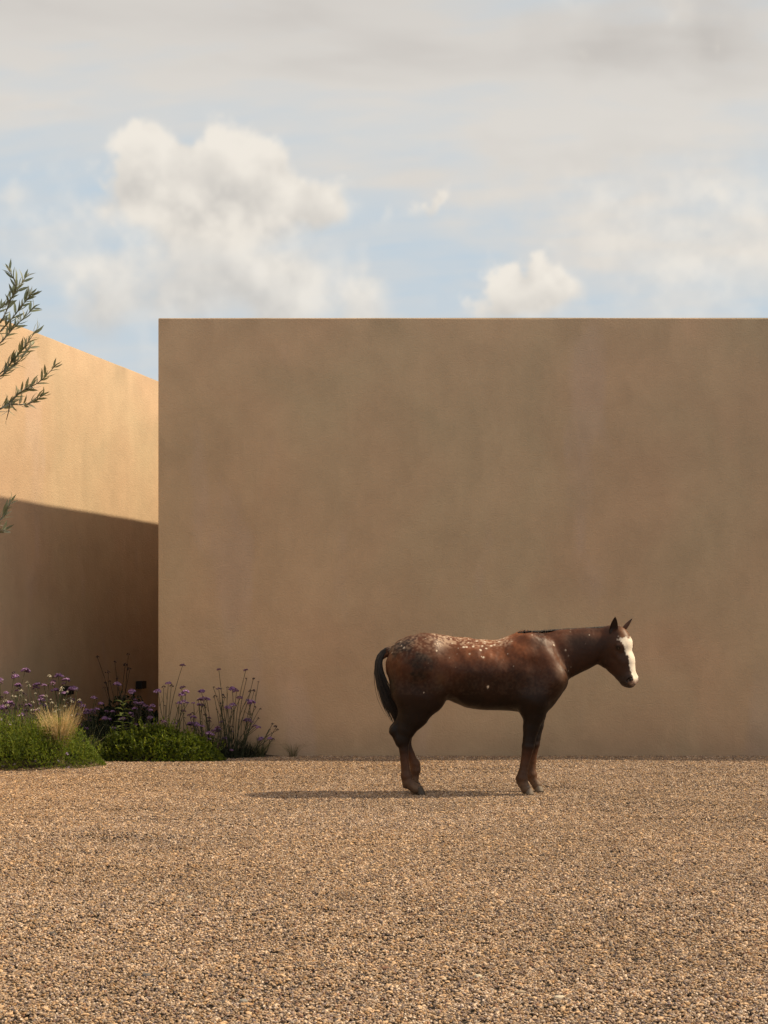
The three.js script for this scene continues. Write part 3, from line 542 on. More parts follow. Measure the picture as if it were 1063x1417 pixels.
  {
    const path = new THREE.CatmullRomCurve3([V(146, 170, 0), V(118, 176, 0), V(93, 200, 3), V(86, 236, 6), V(94, 285, 8), V(115, 338, 10), V(140, 390, 11), V(152, 438, 12)]);
    const pw = [5, 9, 12, 15, 22, 31, 32, 17], zw = [5, 9, 13, 18, 24, 28, 27, 14], at = (a, t) => { const k = Math.min(t * 7, 6.999), i = Math.floor(k); return lerp(a[i], a[i + 1], k - i); };
    const so = new Soup();
    for (let n = 0; n < 420; n++) {
      const a = R() * 6.283, r = Math.sqrt(R()), t0 = R() * R() * 0.5, end = 0.78 + R() * 0.22, w1 = R() * 6, w2 = R() * 6, pts = [], b = 0.6 + R() * 0.8, col = [0.013 * b, 0.0075 * b, 0.0055 * b];
      for (let k = 0; k <= 13; k++) { const t = lerp(t0, end, k / 13), p = path.getPoint(t), T = path.getTangent(t), s = r * (0.75 + 0.25 * Math.sin(w1 + t * 5) + (n % 12 === 0 ? 0.35 * t : 0)), ip = Math.cos(a) * s * at(pw, t), il = Math.sin(a + Math.sin(w2 + t * 4) * 0.3) * s * at(zw, t); pts.push(V(X(p.x - T.y * ip), Y(p.y + T.x * ip), (p.z + il) * U)); }
      so.tube(pts, (t) => lerp(0.0034, 0.0007, t * t), 4, col);
    }
    mesh('tail', so.geo(), hairM, horse);
  }
  {
    const so = new Soup(), top = [[575, 118], [600, 113], [650, 112], [700, 108], [750, 105], [800, 103], [850, 99], [890, 97], [905, 100]];
    for (let n = 0; n < 520; n++) {
      const u = 578 + Math.pow(R(), 0.9) * 322; let i = 0; while (i < top.length - 2 && u > top[i + 1][0]) i++;
      const y0 = lerp(top[i][1], top[i + 1][1], (u - top[i][0]) / (top[i + 1][0] - top[i][0])) + 2, lift = u < 622 ? 7 * R() + 1 : 3.6 + 2 * R(), back = u < 625 ? -10 - 14 * R() : -4 + 8 * R(), fall = 36 + 34 * R(), pts = [], b = 0.6 + R() * 0.8, hgt = u < 622;
      for (let k = 0; k <= 8; k++) { const t = k / 8; pts.push(V(X(u + back * t + (hgt ? 4 * Math.sin(t * 3) : 0)), Y(y0 - lift * Math.sin(Math.min(1, t * 2.4) * Math.PI * 0.62) + fall * sst(0.22, 1, t)), (lerp(3, -8, R() * 0.3 + t * 0.7) - 26 * sst(0.1, 1, t)) * U)); }
      so.tube(pts, (t) => lerp(0.0032, 0.0009, t), 4, [0.016 * b, 0.008 * b, 0.006 * b]);
    }
    mesh('mane', so.geo(), hairM, horse);
    const fo = new Soup();
    for (let n = 0; n < 70; n++) {
      const z0 = -4 + (R() - 0.5) * 14, pts = [], b = 0.7 + R() * 0.9, len = 0.6 + R() * 0.5, off = -9 * R();
      for (let k = 0; k <= 7; k++) { const t = k / 7 * len, hx = 6 + 44 * Math.sin(t * 1.45) * 0.93 + 3, hy = 24 - 38 * t * t - 14 * t, hz = z0 + off * t; pts.push(V(PX + (hx * CT - hz * ST) * U, PY + hy * U, (hx * ST + hz * CT) * U)); }
      fo.tube(pts, (t) => lerp(0.0028, 0.0008, t), 4, [0.030 * b, 0.014 * b, 0.008 * b]);
    }
    mesh('forelock', fo.geo(), hairM, horse);
  }
  console.log('horse verts', nv, 'tris', I.length / 3);
}
// ---------- planting bed ----------
{
  const s = new Soup(), xs = [], R = rng(3);
  for (let x = -9; x <= -1.15; x += 0.07) xs.push(x);
  const rows = 26, ids = [];
  xs.forEach((x, i) => { const f = bedFront(x), b = x < WALLX + 0.05 ? -23 : WALLZ + 0.001, col = []; for (let j = 0; j <= rows; j++) { const t = Math.pow(j / rows, 1.6), z = lerp(f, b, t), k = 0.7 + 0.6 * noise2(x * 18, z * 18, 3), h = 0.004 + Math.min(1, t * 14 * (f - b) / 3) * (0.022 + 0.03 * fbm2(x * 6, z * 6, 3, 8)); col.push(s.v(x, j ? h : -0.01, z, [0.052 * k, 0.034 * k, 0.021 * k])); } ids.push(col); });
  for (let i = 0; i < ids.length - 1; i++) for (let j = 0; j < rows; j++) { s.t(ids[i][j], ids[i + 1][j], ids[i][j + 1]); s.t(ids[i + 1][j], ids[i + 1][j + 1], ids[i][j + 1]); }
  tag(mesh('flower_bed', s.geo(), new THREE.MeshStandardMaterial({ vertexColors: true, roughness: 1 })), 'dark soil of the planting bed along the foot of the two houses', null, null, 'structure');
}
const leafM = new THREE.MeshPhysicalMaterial({ vertexColors: true, roughness: 0.8, specularIntensity: 0.35, transmission: 0.5, thickness: 0 });
const stemM = new THREE.MeshStandardMaterial({ vertexColors: true, roughness: 0.8 });
const petalM = new THREE.MeshPhysicalMaterial({ vertexColors: true, roughness: 0.8, transmission: 0.2, thickness: 0 });
// low leafy mounds
function mound(name, [cx, cz], [rx, ry, rz], n, tones, leafLen, label, seed, category, opt = {}) {
  const R = rng(seed), s = new Soup(), g = base(name, [cx, 0, cz], label, category), d = V(), sd = V(), o = V();
  for (let k = 0; k < n; k++) {
    const a = R() * 6.283, q = Math.sqrt(R()), x0 = Math.cos(a) * q, z0 = Math.sin(a) * q;
    const lump = 0.5 + 0.95 * fbm2(cx + x0 * rx * 4.2 + seed, z0 * rz * 4.2 + seed, 3, 7), top = Math.pow(Math.max(0, 1 - Math.pow(q, opt.pow || 1.7)), 0.75) * ry * lump, f = 1 - Math.pow(R(), 1.0) * 0.6;
    o.set(x0 * rx, Math.max(0.008, top * f), z0 * rz);
    randDir(R, d); d.set(d.x * 0.8 + x0 * 0.6, Math.abs(d.y) * 0.7 + 0.35, d.z * 0.8 + z0 * 0.6).normalize();
    const t = tones[Math.floor(R() * tones.length)], b = (0.65 + 0.7 * R()) * (0.75 + 0.5 * noise2(o.x * 9 + seed, o.z * 9, 4)), col = t.map((v) => v * b);
    for (let m = 0; m < 3; m++) { randDir(R, sd); const dd = d.clone().addScaledVector(sd, 0.65).normalize(); randDir(R, sd).multiplyScalar(0.55); sd.y += 1; sd.cross(dd).normalize(); s.blade(o, dd, sd, leafLen * (0.6 + R() * 0.8), leafLen * (opt.wid || 0.2), col); }
  }
  for (let k = 0; k < (opt.shoots || 0); k++) {                  // looser shoots standing out of the mass
    const a = R() * 6.283, q = Math.sqrt(R()) * 0.92, x0 = Math.cos(a) * q, z0 = Math.sin(a) * q, top = Math.pow(Math.max(0, 1 - Math.pow(q, opt.pow || 1.7)), 0.75) * ry * 0.9, L = 0.06 + R() * 0.12, dd = V(x0 * 0.7 + (R() - 0.5) * 0.7, 1, z0 * 0.7 + (R() - 0.5) * 0.6).normalize(), t = tones[Math.floor(R() * tones.length)], b = 0.8 + R() * 0.5, col = t.map((v) => v * b);
    o.set(x0 * rx, Math.max(0.02, top - 0.04), z0 * rz); const e = o.clone().addScaledVector(dd, L);
    s.tube([o.clone(), e], [0.0016, 0.0008], 3, col);
    for (let m = 0; m < 9; m++) { const p = o.clone().addScaledVector(dd, L * (0.2 + 0.8 * m / 8)); randDir(R, sd); const ld = dd.clone().addScaledVector(sd, 0.9).normalize(); s.blade(p, ld, V(ld.z, 0.1, -ld.x).normalize(), leafLen * (0.6 + R() * 0.7), leafLen * (opt.wid || 0.2), col); }
  }
  mesh('foliage', s.geo(), leafM, g);
  return g;
}
const flowerGeo = (seed, tones, r, n, flat) => {                 // a domed head of small five-sided florets
  const R = rng(seed), s = new Soup();
  for (let k = 0; k < n; k++) {
    const a = R() * 6.283, q = Math.sqrt(R()), c = V(Math.cos(a) * q * r, (1 - q * q) * r * flat + (R() - 0.5) * r * 0.25, Math.sin(a) * q * r), t = tones[Math.floor(R() * tones.length)], b = 0.7 + R() * 0.6, col = t.map((v) => v * b), fr = r * (0.24 + R() * 0.12);
    const nrm = V(c.x / r * 0.8 + (R() - 0.5) * 0.5, 0.8, c.z / r * 0.8 + (R() - 0.5) * 0.5).normalize(), A = V(1, 0, 0).cross(nrm).normalize(), B = nrm.clone().cross(A), m = s.v(c.x + nrm.x * fr * 0.5, c.y + nrm.y * fr * 0.5, c.z + nrm.z * fr * 0.5, col), ring = [];
    for (let j = 0; j < 5; j++) { const th = j * 1.2566 + a; const p = c.clone().addScaledVector(A, Math.cos(th) * fr).addScaledVector(B, Math.sin(th) * fr); ring.push(s.v(p.x, p.y, p.z, col)); }
    const bt = s.v(c.x - nrm.x * fr * 1.1, c.y - nrm.y * fr * 1.1, c.z - nrm.z * fr * 1.1, col.map((v) => v * 0.5));
    for (let j = 0; j < 5; j++) { s.t(m, ring[j], ring[(j + 1) % 5]); s.t(bt, ring[(j + 1) % 5], ring[j]); }
  }
  return s.geo();
};
const mauve = [[0.25, 0.11, 0.31], [0.31, 0.16, 0.37], [0.19, 0.08, 0.23], [0.40, 0.25, 0.44]], spent = [[0.055, 0.03, 0.035], [0.09, 0.045, 0.05], [0.04, 0.028, 0.024]], cream = [[0.55, 0.50, 0.34], [0.62, 0.58, 0.46]];
const HEADS = { live: [0, 1, 2].map((k) => flowerGeo(40 + k, mauve, 0.034, 30, 0.5)), dead: [0, 1].map((k) => flowerGeo(50 + k, spent, 0.020, 14, 0.8)), bud: [0, 1].map((k) => flowerGeo(60 + k, cream, 0.02, 9, 0.9)), dark: [0, 1].map((k) => flowerGeo(70 + k, [[0.13, 0.055, 0.12], [0.18, 0.08, 0.16]], 0.030, 24, 0.55)) };
// a tall airy plant: each stem is a part, each head on it a sub-part
function stemPlant(name, root, heads, label, category, group, seed, opt = {}) {
  const R = rng(seed), g = base(name, [root.x, 0, root.z], label, category, group);
  if (opt.more) for (let k = 0; k < opt.more[0]; k++) heads.push([lerp(opt.more[1], opt.more[2], R()), lerp(opt.more[3], opt.more[4], Math.pow(R(), 0.7)), ['live', 'live', 'dark', 'dead'][Math.floor(R() * 4)], 0.7 + R() * 0.4]);
  heads.forEach(([px, py, kind, size = 1], i) => {
    const dep = -root.z + (R() - 0.5) * (opt.spread ?? 0.5), tip = onDepth(px, py, dep).sub(V(root.x, 0, root.z)), s = new Soup();
    const foot = V((R() - 0.5) * 0.16 + tip.x * (opt.lean ?? 0.18), 0.01, (R() - 0.5) * 0.12), pts = [], bow = (R() - 0.5) * 0.10, n = 9, sway = V((R() - 0.5) * 0.03, 0, (R() - 0.5) * 0.03);
    for (let k = 0; k <= n; k++) { const t = k / n; pts.push(V(lerp(foot.x, tip.x, Math.pow(t, 1.25)) + bow * Math.sin(t * 3.14) + sway.x * Math.sin(t * 7), lerp(foot.y, tip.y, t), lerp(foot.z, tip.z, t) + sway.z * Math.sin(t * 6))); }
    const b = 0.7 + R() * 0.6, c = (opt.stem || [0.045, 0.05, 0.022]).map((v) => v * b);
    s.tube(pts, (t) => lerp(0.005, 0.003, t), 5, c);
    for (let k = 2; k < n - 1; k++) if (R() < (opt.leafy ?? 0.35)) for (const sg of [1, -1]) { const a = R() * 6.28, d = V(Math.cos(a) * sg, 0.6 + R() * 0.5, Math.sin(a) * sg).normalize(); s.blade(pts[k], d, V(-Math.sin(a), 0, Math.cos(a)), 0.03 + R() * 0.05 * (1 - k / n), 0.004, c.map((v) => v * 1.1)); }
    if (R() < 0.4) { const p = pts[n - 2], q = p.clone().add(V((R() - 0.5) * 0.12, 0.05 + R() * 0.07, (R() - 0.5) * 0.06)); s.tube([p, p.clone().lerp(q, 0.5).add(V(0, -0.006, 0)), q], [0.0024, 0.002, 0.0018], 4, c); }
    const st = mesh('stem', s.geo(), stemM, g), list = HEADS[kind], h = mesh('flower_head', list[Math.floor(R() * list.length)], petalM, st);
    h.position.copy(tip); h.rotation.set((R() - 0.5) * 0.5, R() * 6, (R() - 0.5) * 0.5); h.scale.setScalar(size * (1.0 + R() * 0.35));
  });
  if (opt.tuft) {
    const s = new Soup(), [n, w, hh, tone] = opt.tuft;
    for (let k = 0; k < n; k++) { const a = R() * 6.283, q = Math.sqrt(R()), p = V(Math.cos(a) * q * w, R() * R() * hh * 0.8, Math.sin(a) * q * w * 0.55), d = randDir(R).multiplyScalar(0.8).add(V(p.x / w, 0.9, 0)).normalize(), b = 0.55 + R() * 0.8, sd = V(d.z, 0, -d.x).normalize(); s.leaf(p, d, sd, 0.045 + R() * 0.06, 0.009 + R() * 0.01, tone.map((v) => v * b), 0.3); }
    mesh('foliage', s.geo(), leafM, g);
  }
  return g;
}
function grassTuft(name, root, n, len, spread, tones, label, seed, droop = 0.35, category = 'grass') {
  const R = rng(seed), s = new Soup(), g = base(name, [root.x, 0, root.z], label, category);
  for (let k = 0; k < n; k++) {
    const a = R() * 6.283, q = Math.sqrt(R()), L = len * (0.55 + R() * 0.5), p = V(Math.cos(a) * q * 0.05, 0.005, Math.sin(a) * q * 0.05), out = spread * (0.25 + R()) * L, t = tones[Math.floor(R() * tones.length)], b = 0.75 + R() * 0.5, pts = [];
    for (let i = 0; i <= 6; i++) { const u = i / 6; pts.push(V(p.x + Math.cos(a) * out * u * u, L * (u - droop * u * u * u * R()), p.z + Math.sin(a) * out * u * u)); }
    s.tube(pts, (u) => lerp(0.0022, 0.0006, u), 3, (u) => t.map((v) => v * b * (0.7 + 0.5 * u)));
  }
  mesh('blades', s.geo(), leafM, g);
  return g;
}
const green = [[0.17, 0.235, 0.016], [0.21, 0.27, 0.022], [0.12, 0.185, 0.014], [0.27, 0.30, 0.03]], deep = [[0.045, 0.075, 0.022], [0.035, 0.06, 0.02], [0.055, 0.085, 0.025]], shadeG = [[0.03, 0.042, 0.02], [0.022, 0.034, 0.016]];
const greenR = [[0.175, 0.22, 0.014], [0.135, 0.185, 0.014], [0.23, 0.265, 0.018], [0.10, 0.145, 0.012]];
const m1 = mound('ground_cover', [-3.97, -15.56], [0.92, 0.58, 0.48], 12000, green, 0.027, 'broad feathery green mound at the left end of the bed, blond grass behind it', 11, 'plant', { wid: 0.15, shoots: 420 });
const m2 = mound('ground_cover', [-2.62, -16.24], [0.80, 0.42, 0.26], 7000, greenR, 0.032, 'low green leafy mound at the corner of the long house, behind the gravel edge', 12, 'plant', { wid: 0.27, shoots: 260 });
// small pale flowers sprinkled over the mounds
for (const [g, list, d] of [[m1, [[50, 1053, 1], [81, 1053, 1.1], [68, 1054, 0.8], [93, 1043, 1.2], [20, 1058, 1], [4, 1060, 0.9], [95, 1062, 0.9], [14, 1003, 0.8], [2, 996, 0.8]], 15.2], [m2, [[188, 1032, 0.9], [166, 1043, 1], [166, 1049, 0.8], [141, 1054, 0.9], [124, 1035, 0.8], [240, 1047, 0.7]], 16.05]])
  list.forEach(([x, y, s], i) => { const f = mesh('flower', flowerGeo(80 + i, i % 3 ? [[0.50, 0.42, 0.52], [0.42, 0.34, 0.48]] : [[0.30, 0.20, 0.42], [0.36, 0.26, 0.48]], 0.017, 9, 0.7), petalM, g); f.position.copy(onDepth(x, y, d)).sub(g.position); f.scale.setScalar(s); f.rotation.x = 0.5; });
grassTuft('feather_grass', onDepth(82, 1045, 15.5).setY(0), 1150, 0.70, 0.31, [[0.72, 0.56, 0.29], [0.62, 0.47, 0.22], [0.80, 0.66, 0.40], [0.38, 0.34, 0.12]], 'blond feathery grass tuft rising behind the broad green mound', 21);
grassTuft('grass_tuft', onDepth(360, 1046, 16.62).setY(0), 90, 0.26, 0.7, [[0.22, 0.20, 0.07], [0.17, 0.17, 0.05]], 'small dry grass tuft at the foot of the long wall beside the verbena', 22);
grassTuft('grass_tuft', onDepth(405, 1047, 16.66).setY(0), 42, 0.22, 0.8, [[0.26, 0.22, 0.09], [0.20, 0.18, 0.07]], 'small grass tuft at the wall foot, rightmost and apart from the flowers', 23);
// verbena before the long wall
const Z6 = (x, y) => [190 + x / 4.832, 880 + y / 4.832], Z5 = (x, y) => [x / 5.062, 880 + y / 5.062];
const map6 = (l) => l.map(([x, y, k, s]) => [...Z6(x, y), k, s]), map5 = (l) => l.map(([x, y, k, s]) => [...Z5(x, y), k, s]);
const ver = 'tall purple verbena plants in the bed';
stemPlant('verbena', onDepth(236, 1040, 16.42), map6([[303, 198, 'dark'], [210, 318, 'live'], [178, 345, 'dead'], [230, 337, 'dead'], [305, 347, 'dark'], [322, 375, 'live'], [297, 395, 'live'], [310, 440, 'live'], [335, 448, 'live', 0.7], [250, 585, 'live', 0.8], [160, 570, 'dead'], [140, 590, 'live', 0.7], [185, 468, 'dead', 0.6]]), 'purple verbena at the corner of the long wall, one stem reaching high above the rest', 'flowering plant', null, 101, { more: [8, 205, 262, 945, 1015], tuft: [260, 0.24, 0.3, [0.045, 0.05, 0.02]] });
stemPlant('verbena', onDepth(287, 1042, 16.5), map6([[430, 372, 'live'], [450, 420, 'dark', 1.3], [425, 425, 'live'], [470, 425, 'live', 0.8], [375, 545, 'live'], [355, 590, 'live'], [400, 600, 'live'], [440, 605, 'live', 0.7], [350, 530, 'dark', 0.9], [370, 520, 'dead'], [455, 530, 'dead'], [480, 550, 'dark', 0.7], [465, 660, 'live', 0.8], [480, 690, 'live', 0.7], [375, 450, 'live', 0.6], [405, 432, 'dead', 0.7], [415, 460, 'live', 0.7], [315, 550, 'dead', 0.7], [455, 480, 'dead', 0.6], [450, 718, 'live', 0.6]]), 'lower verbena with a broad dark flower head, between two taller verbenas before the long wall', 'flowering plant', null, 102, { more: [9, 255, 305, 960, 1020], tuft: [320, 0.22, 0.26, [0.04, 0.048, 0.02]] });
stemPlant('verbena', onDepth(318, 1043, 16.52), map6([[547, 226, 'dark', 0.7], [727, 230, 'dark', 0.8], [728, 285, 'dead', 0.6], [780, 290, 'dead', 0.9], [810, 308, 'dead', 0.6], [512, 345, 'dead', 0.6], [543, 355, 'dark', 0.7], [520, 408, 'dead'], [573, 400, 'dead'], [605, 347, 'dead', 0.7], [637, 355, 'live', 1], [660, 372, 'dark', 1], [685, 415, 'dark', 1.1], [757, 370, 'dead'], [780, 370, 'dead', 1.1], [763, 445, 'live', 1.3], [790, 478, 'dead', 0.7], [823, 490, 'dead', 0.7], [810, 552, 'dead', 0.7], [735, 565, 'live', 1.1], [765, 575, 'dark', 0.7], [770, 608, 'dead', 0.7], [557, 455, 'dead', 0.9], [635, 640, 'live', 0.5], [540, 505, 'dead', 0.5], [630, 765, 'live', 0.5], [570, 620, 'dead', 0.6], [635, 510, 'dead', 0.5], [740, 430, 'live', 0.7]]), 'tallest and widest verbena before the long wall, its thin stems fanning out to the right', 'flowering plant', null, 103, { more: [12, 290, 365, 955, 1025], tuft: [520, 0.30, 0.30, [0.032, 0.04, 0.018]], lean: 0.35 });
stemPlant('verbena', onDepth(352, 1046, 16.6), map6([[905, 590, 'dead', 0.8], [925, 610, 'dead'], [937, 628, 'dead', 0.7], [885, 628, 'dead', 0.7], [825, 690, 'live', 0.9], [805, 690, 'dead', 0.6], [907, 692, 'dark', 0.8], [885, 685, 'live', 0.7]]), 'short verbena leaning right along the wall foot, rightmost of the flowers', 'flowering plant', null, 104, { spread: 0.2, lean: 0.1, tuft: [90, 0.12, 0.12, [0.05, 0.055, 0.022]] });
// verbena and companions before the receding wall
stemPlant('verbena', onDepth(12, 1030, 16.15), map5([[180, 245, 'live', 1.2], [105, 285, 'live', 1.2], [95, 262, 'dead'], [127, 347, 'live', 1.1], [0, 305, 'live', 0.8], [45, 400, 'live', 0.7], [65, 475, 'live', 1.4], [20, 500, 'live', 1.1], [5, 505, 'live'], [147, 555, 'live', 1.1], [180, 525, 'live', 0.9], [120, 385, 'dark', 0.7], [8, 430, 'dark', 0.8], [60, 510, 'dark', 1], [145, 485, 'dark', 0.8], [-20, 350, 'live']]), 'purple verbena at the left edge of the picture, above the broad green mound', 'flowering plant', null, 105, { more: [13, -10, 62, 940, 990], stem: [0.06, 0.065, 0.025], tuft: [900, 0.45, 0.52, [0.05, 0.065, 0.024]] });
stemPlant('verbena', onDepth(76, 1035, 16.3), map5([[258, 345, 'live', 1.2], [308, 347, 'live', 0.9], [375, 320, 'dark', 0.9], [415, 282, 'live', 1.4], [465, 310, 'live', 1], [448, 335, 'dark', 0.8], [388, 382, 'live', 1.2], [510, 375, 'live', 1.4], [540, 385, 'dead'], [285, 445, 'live', 0.9], [487, 445, 'bud', 1.4], [375, 295, 'dead', 0.7]]), 'purple verbena directly in front of the black lamp nearer the left edge', 'flowering plant', null, 106, { more: [13, 48, 118, 942, 990], stem: [0.06, 0.065, 0.025], tuft: [900, 0.42, 0.6, [0.038, 0.052, 0.02]] });
stemPlant('bud_plant', onDepth(66, 1038, 15.95), map5([[345, 285, 'bud'], [200, 355, 'bud', 1.1], [190, 328, 'bud', 0.7], [83, 425, 'bud', 0.9], [148, 388, 'bud', 0.9], [110, 428, 'bud', 0.7], [145, 422, 'bud', 0.9], [228, 468, 'bud', 0.9], [178, 452, 'bud', 0.7], [250, 405, 'bud', 0.7], [320, 425, 'bud', 1.1], [435, 370, 'bud', 1], [428, 385, 'bud', 0.9], [470, 395, 'bud', 0.8], [422, 405, 'bud', 0.7], [38, 460, 'bud', 1.2], [50, 493, 'bud', 1.1], [355, 450, 'bud', 0.7], [365, 472, 'bud', 0.8], [270, 515, 'bud', 0.9], [228, 523, 'bud', 0.9], [395, 495, 'bud', 0.9], [385, 535, 'bud', 0.9], [410, 522, 'bud', 0.8], [445, 450, 'bud', 0.7], [455, 495, 'bud', 0.8], [320, 480, 'bud', 0.7], [505, 460, 'bud', 0.8], [470, 572, 'bud', 0.8], [555, 452, 'bud', 0.9], [8, 590, 'bud', 1.1], [88, 605, 'bud', 0.9], [232, 600, 'bud', 0.8], [65, 608, 'bud', 0.8], [505, 560, 'bud', 0.7]]), 'bushy plant dotted all over with small cream buds, behind the blond grass', 'plant', null, 107, { stem: [0.05, 0.06, 0.025], tuft: [1300, 0.55, 0.56, [0.04, 0.058, 0.022]], leafy: 0.5 });
stemPlant('verbena', onDepth(122, 1032, 16.6), map5([[575, 495, 'live', 1.2], [550, 555, 'dark', 1.1], [660, 435, 'live', 1], [675, 440, 'bud', 0.7], [705, 475, 'live', 0.9], [645, 520, 'live', 0.8], [640, 545, 'dark', 0.7], [630, 590, 'dark', 0.9], [620, 575, 'dark', 0.6], [735, 578, 'live', 0.9], [745, 530, 'dark', 0.8], [790, 530, 'live', 0.7], [630, 785, 'bud', 0.9], [697, 805, 'bud', 0.6], [540, 515, 'bud', 0.6]]), 'shaded verbena with scattered heads between the blond grass and the bright leafy sprig', 'flowering plant', null, 108, { more: [9, 105, 160, 962, 1010], stem: [0.05, 0.058, 0.025], tuft: [1000, 0.45, 0.6, [0.028, 0.04, 0.018]] });
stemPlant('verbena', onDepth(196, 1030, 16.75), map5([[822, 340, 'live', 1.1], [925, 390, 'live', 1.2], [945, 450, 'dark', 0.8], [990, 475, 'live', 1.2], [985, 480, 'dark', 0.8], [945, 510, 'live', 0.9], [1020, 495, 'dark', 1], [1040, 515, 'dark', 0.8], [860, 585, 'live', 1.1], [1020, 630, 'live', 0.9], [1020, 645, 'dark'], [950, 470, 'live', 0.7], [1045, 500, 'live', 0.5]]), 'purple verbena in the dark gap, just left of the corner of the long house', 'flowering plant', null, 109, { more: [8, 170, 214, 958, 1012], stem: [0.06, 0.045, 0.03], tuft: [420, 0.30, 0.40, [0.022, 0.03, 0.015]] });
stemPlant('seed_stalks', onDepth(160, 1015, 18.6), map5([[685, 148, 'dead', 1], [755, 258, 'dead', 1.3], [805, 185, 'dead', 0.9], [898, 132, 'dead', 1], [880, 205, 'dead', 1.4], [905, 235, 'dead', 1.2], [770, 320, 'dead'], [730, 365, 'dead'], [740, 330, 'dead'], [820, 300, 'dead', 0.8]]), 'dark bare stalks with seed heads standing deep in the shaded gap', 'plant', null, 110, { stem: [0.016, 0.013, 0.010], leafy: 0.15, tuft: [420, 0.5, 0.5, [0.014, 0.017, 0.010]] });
// bright leafy sprig
{
  const root = onDepth(166, 1036, 16.42).setY(0), g = base('leafy_sprig', root.toArray(), 'bright green upright sprig of broad leaves against the dark gap', 'plant'), R = rng(55), s = new Soup(), top = onDepth(170, 973, 16.42).sub(root), pts = [];
  for (let k = 0; k <= 8; k++) { const t = k / 8; pts.push(V(lerp(0, top.x, t) + Math.sin(t * 3) * 0.012, top.y * t, 0.01 * Math.sin(t * 5))); }
  s.tube(pts, (t) => lerp(0.005, 0.0025, t), 5, [0.08, 0.10, 0.03]);
  mesh('stem', s.geo(), stemM, g);
  for (let k = 0; k < 13; k++) for (const sg of [0, 1]) {
    const t = 0.30 + 0.7 * k / 12, p = V(lerp(0, top.x, t) + Math.sin(t * 3) * 0.012, top.y * t, 0), a = k * 1.57 + sg * 3.14 + R() * 0.5, d = V(Math.cos(a), (k > 10 ? 0.9 : 0.15 + R() * 0.4), Math.sin(a)).normalize(), sd = V(-Math.sin(a), 0.1, Math.cos(a)).normalize(), q = new Soup(), b = 0.8 + R() * 0.5, L = lerp(0.17, 0.10, t) * (0.8 + R() * 0.4);
    q.leaf(p, d, sd, L, L * 0.42, [0.36 * b, 0.44 * b, 0.10 * b], 0.3 + R() * 0.3, 0.3); mesh('leaf', q.geo(), leafM, g);
  }
}
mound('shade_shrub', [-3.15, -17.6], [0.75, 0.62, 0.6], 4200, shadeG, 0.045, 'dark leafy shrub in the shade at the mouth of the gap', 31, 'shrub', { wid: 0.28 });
// loose stems of dry grass bending in front of the shaded verbena
grassTuft('dry_grass', onDepth(122, 1046, 15.95).setY(0), 26, 0.55, 0.8, [[0.16, 0.15, 0.06], [0.22, 0.19, 0.09]], 'few long dry grass stems arching beside the blond tuft', 24, 0.6);

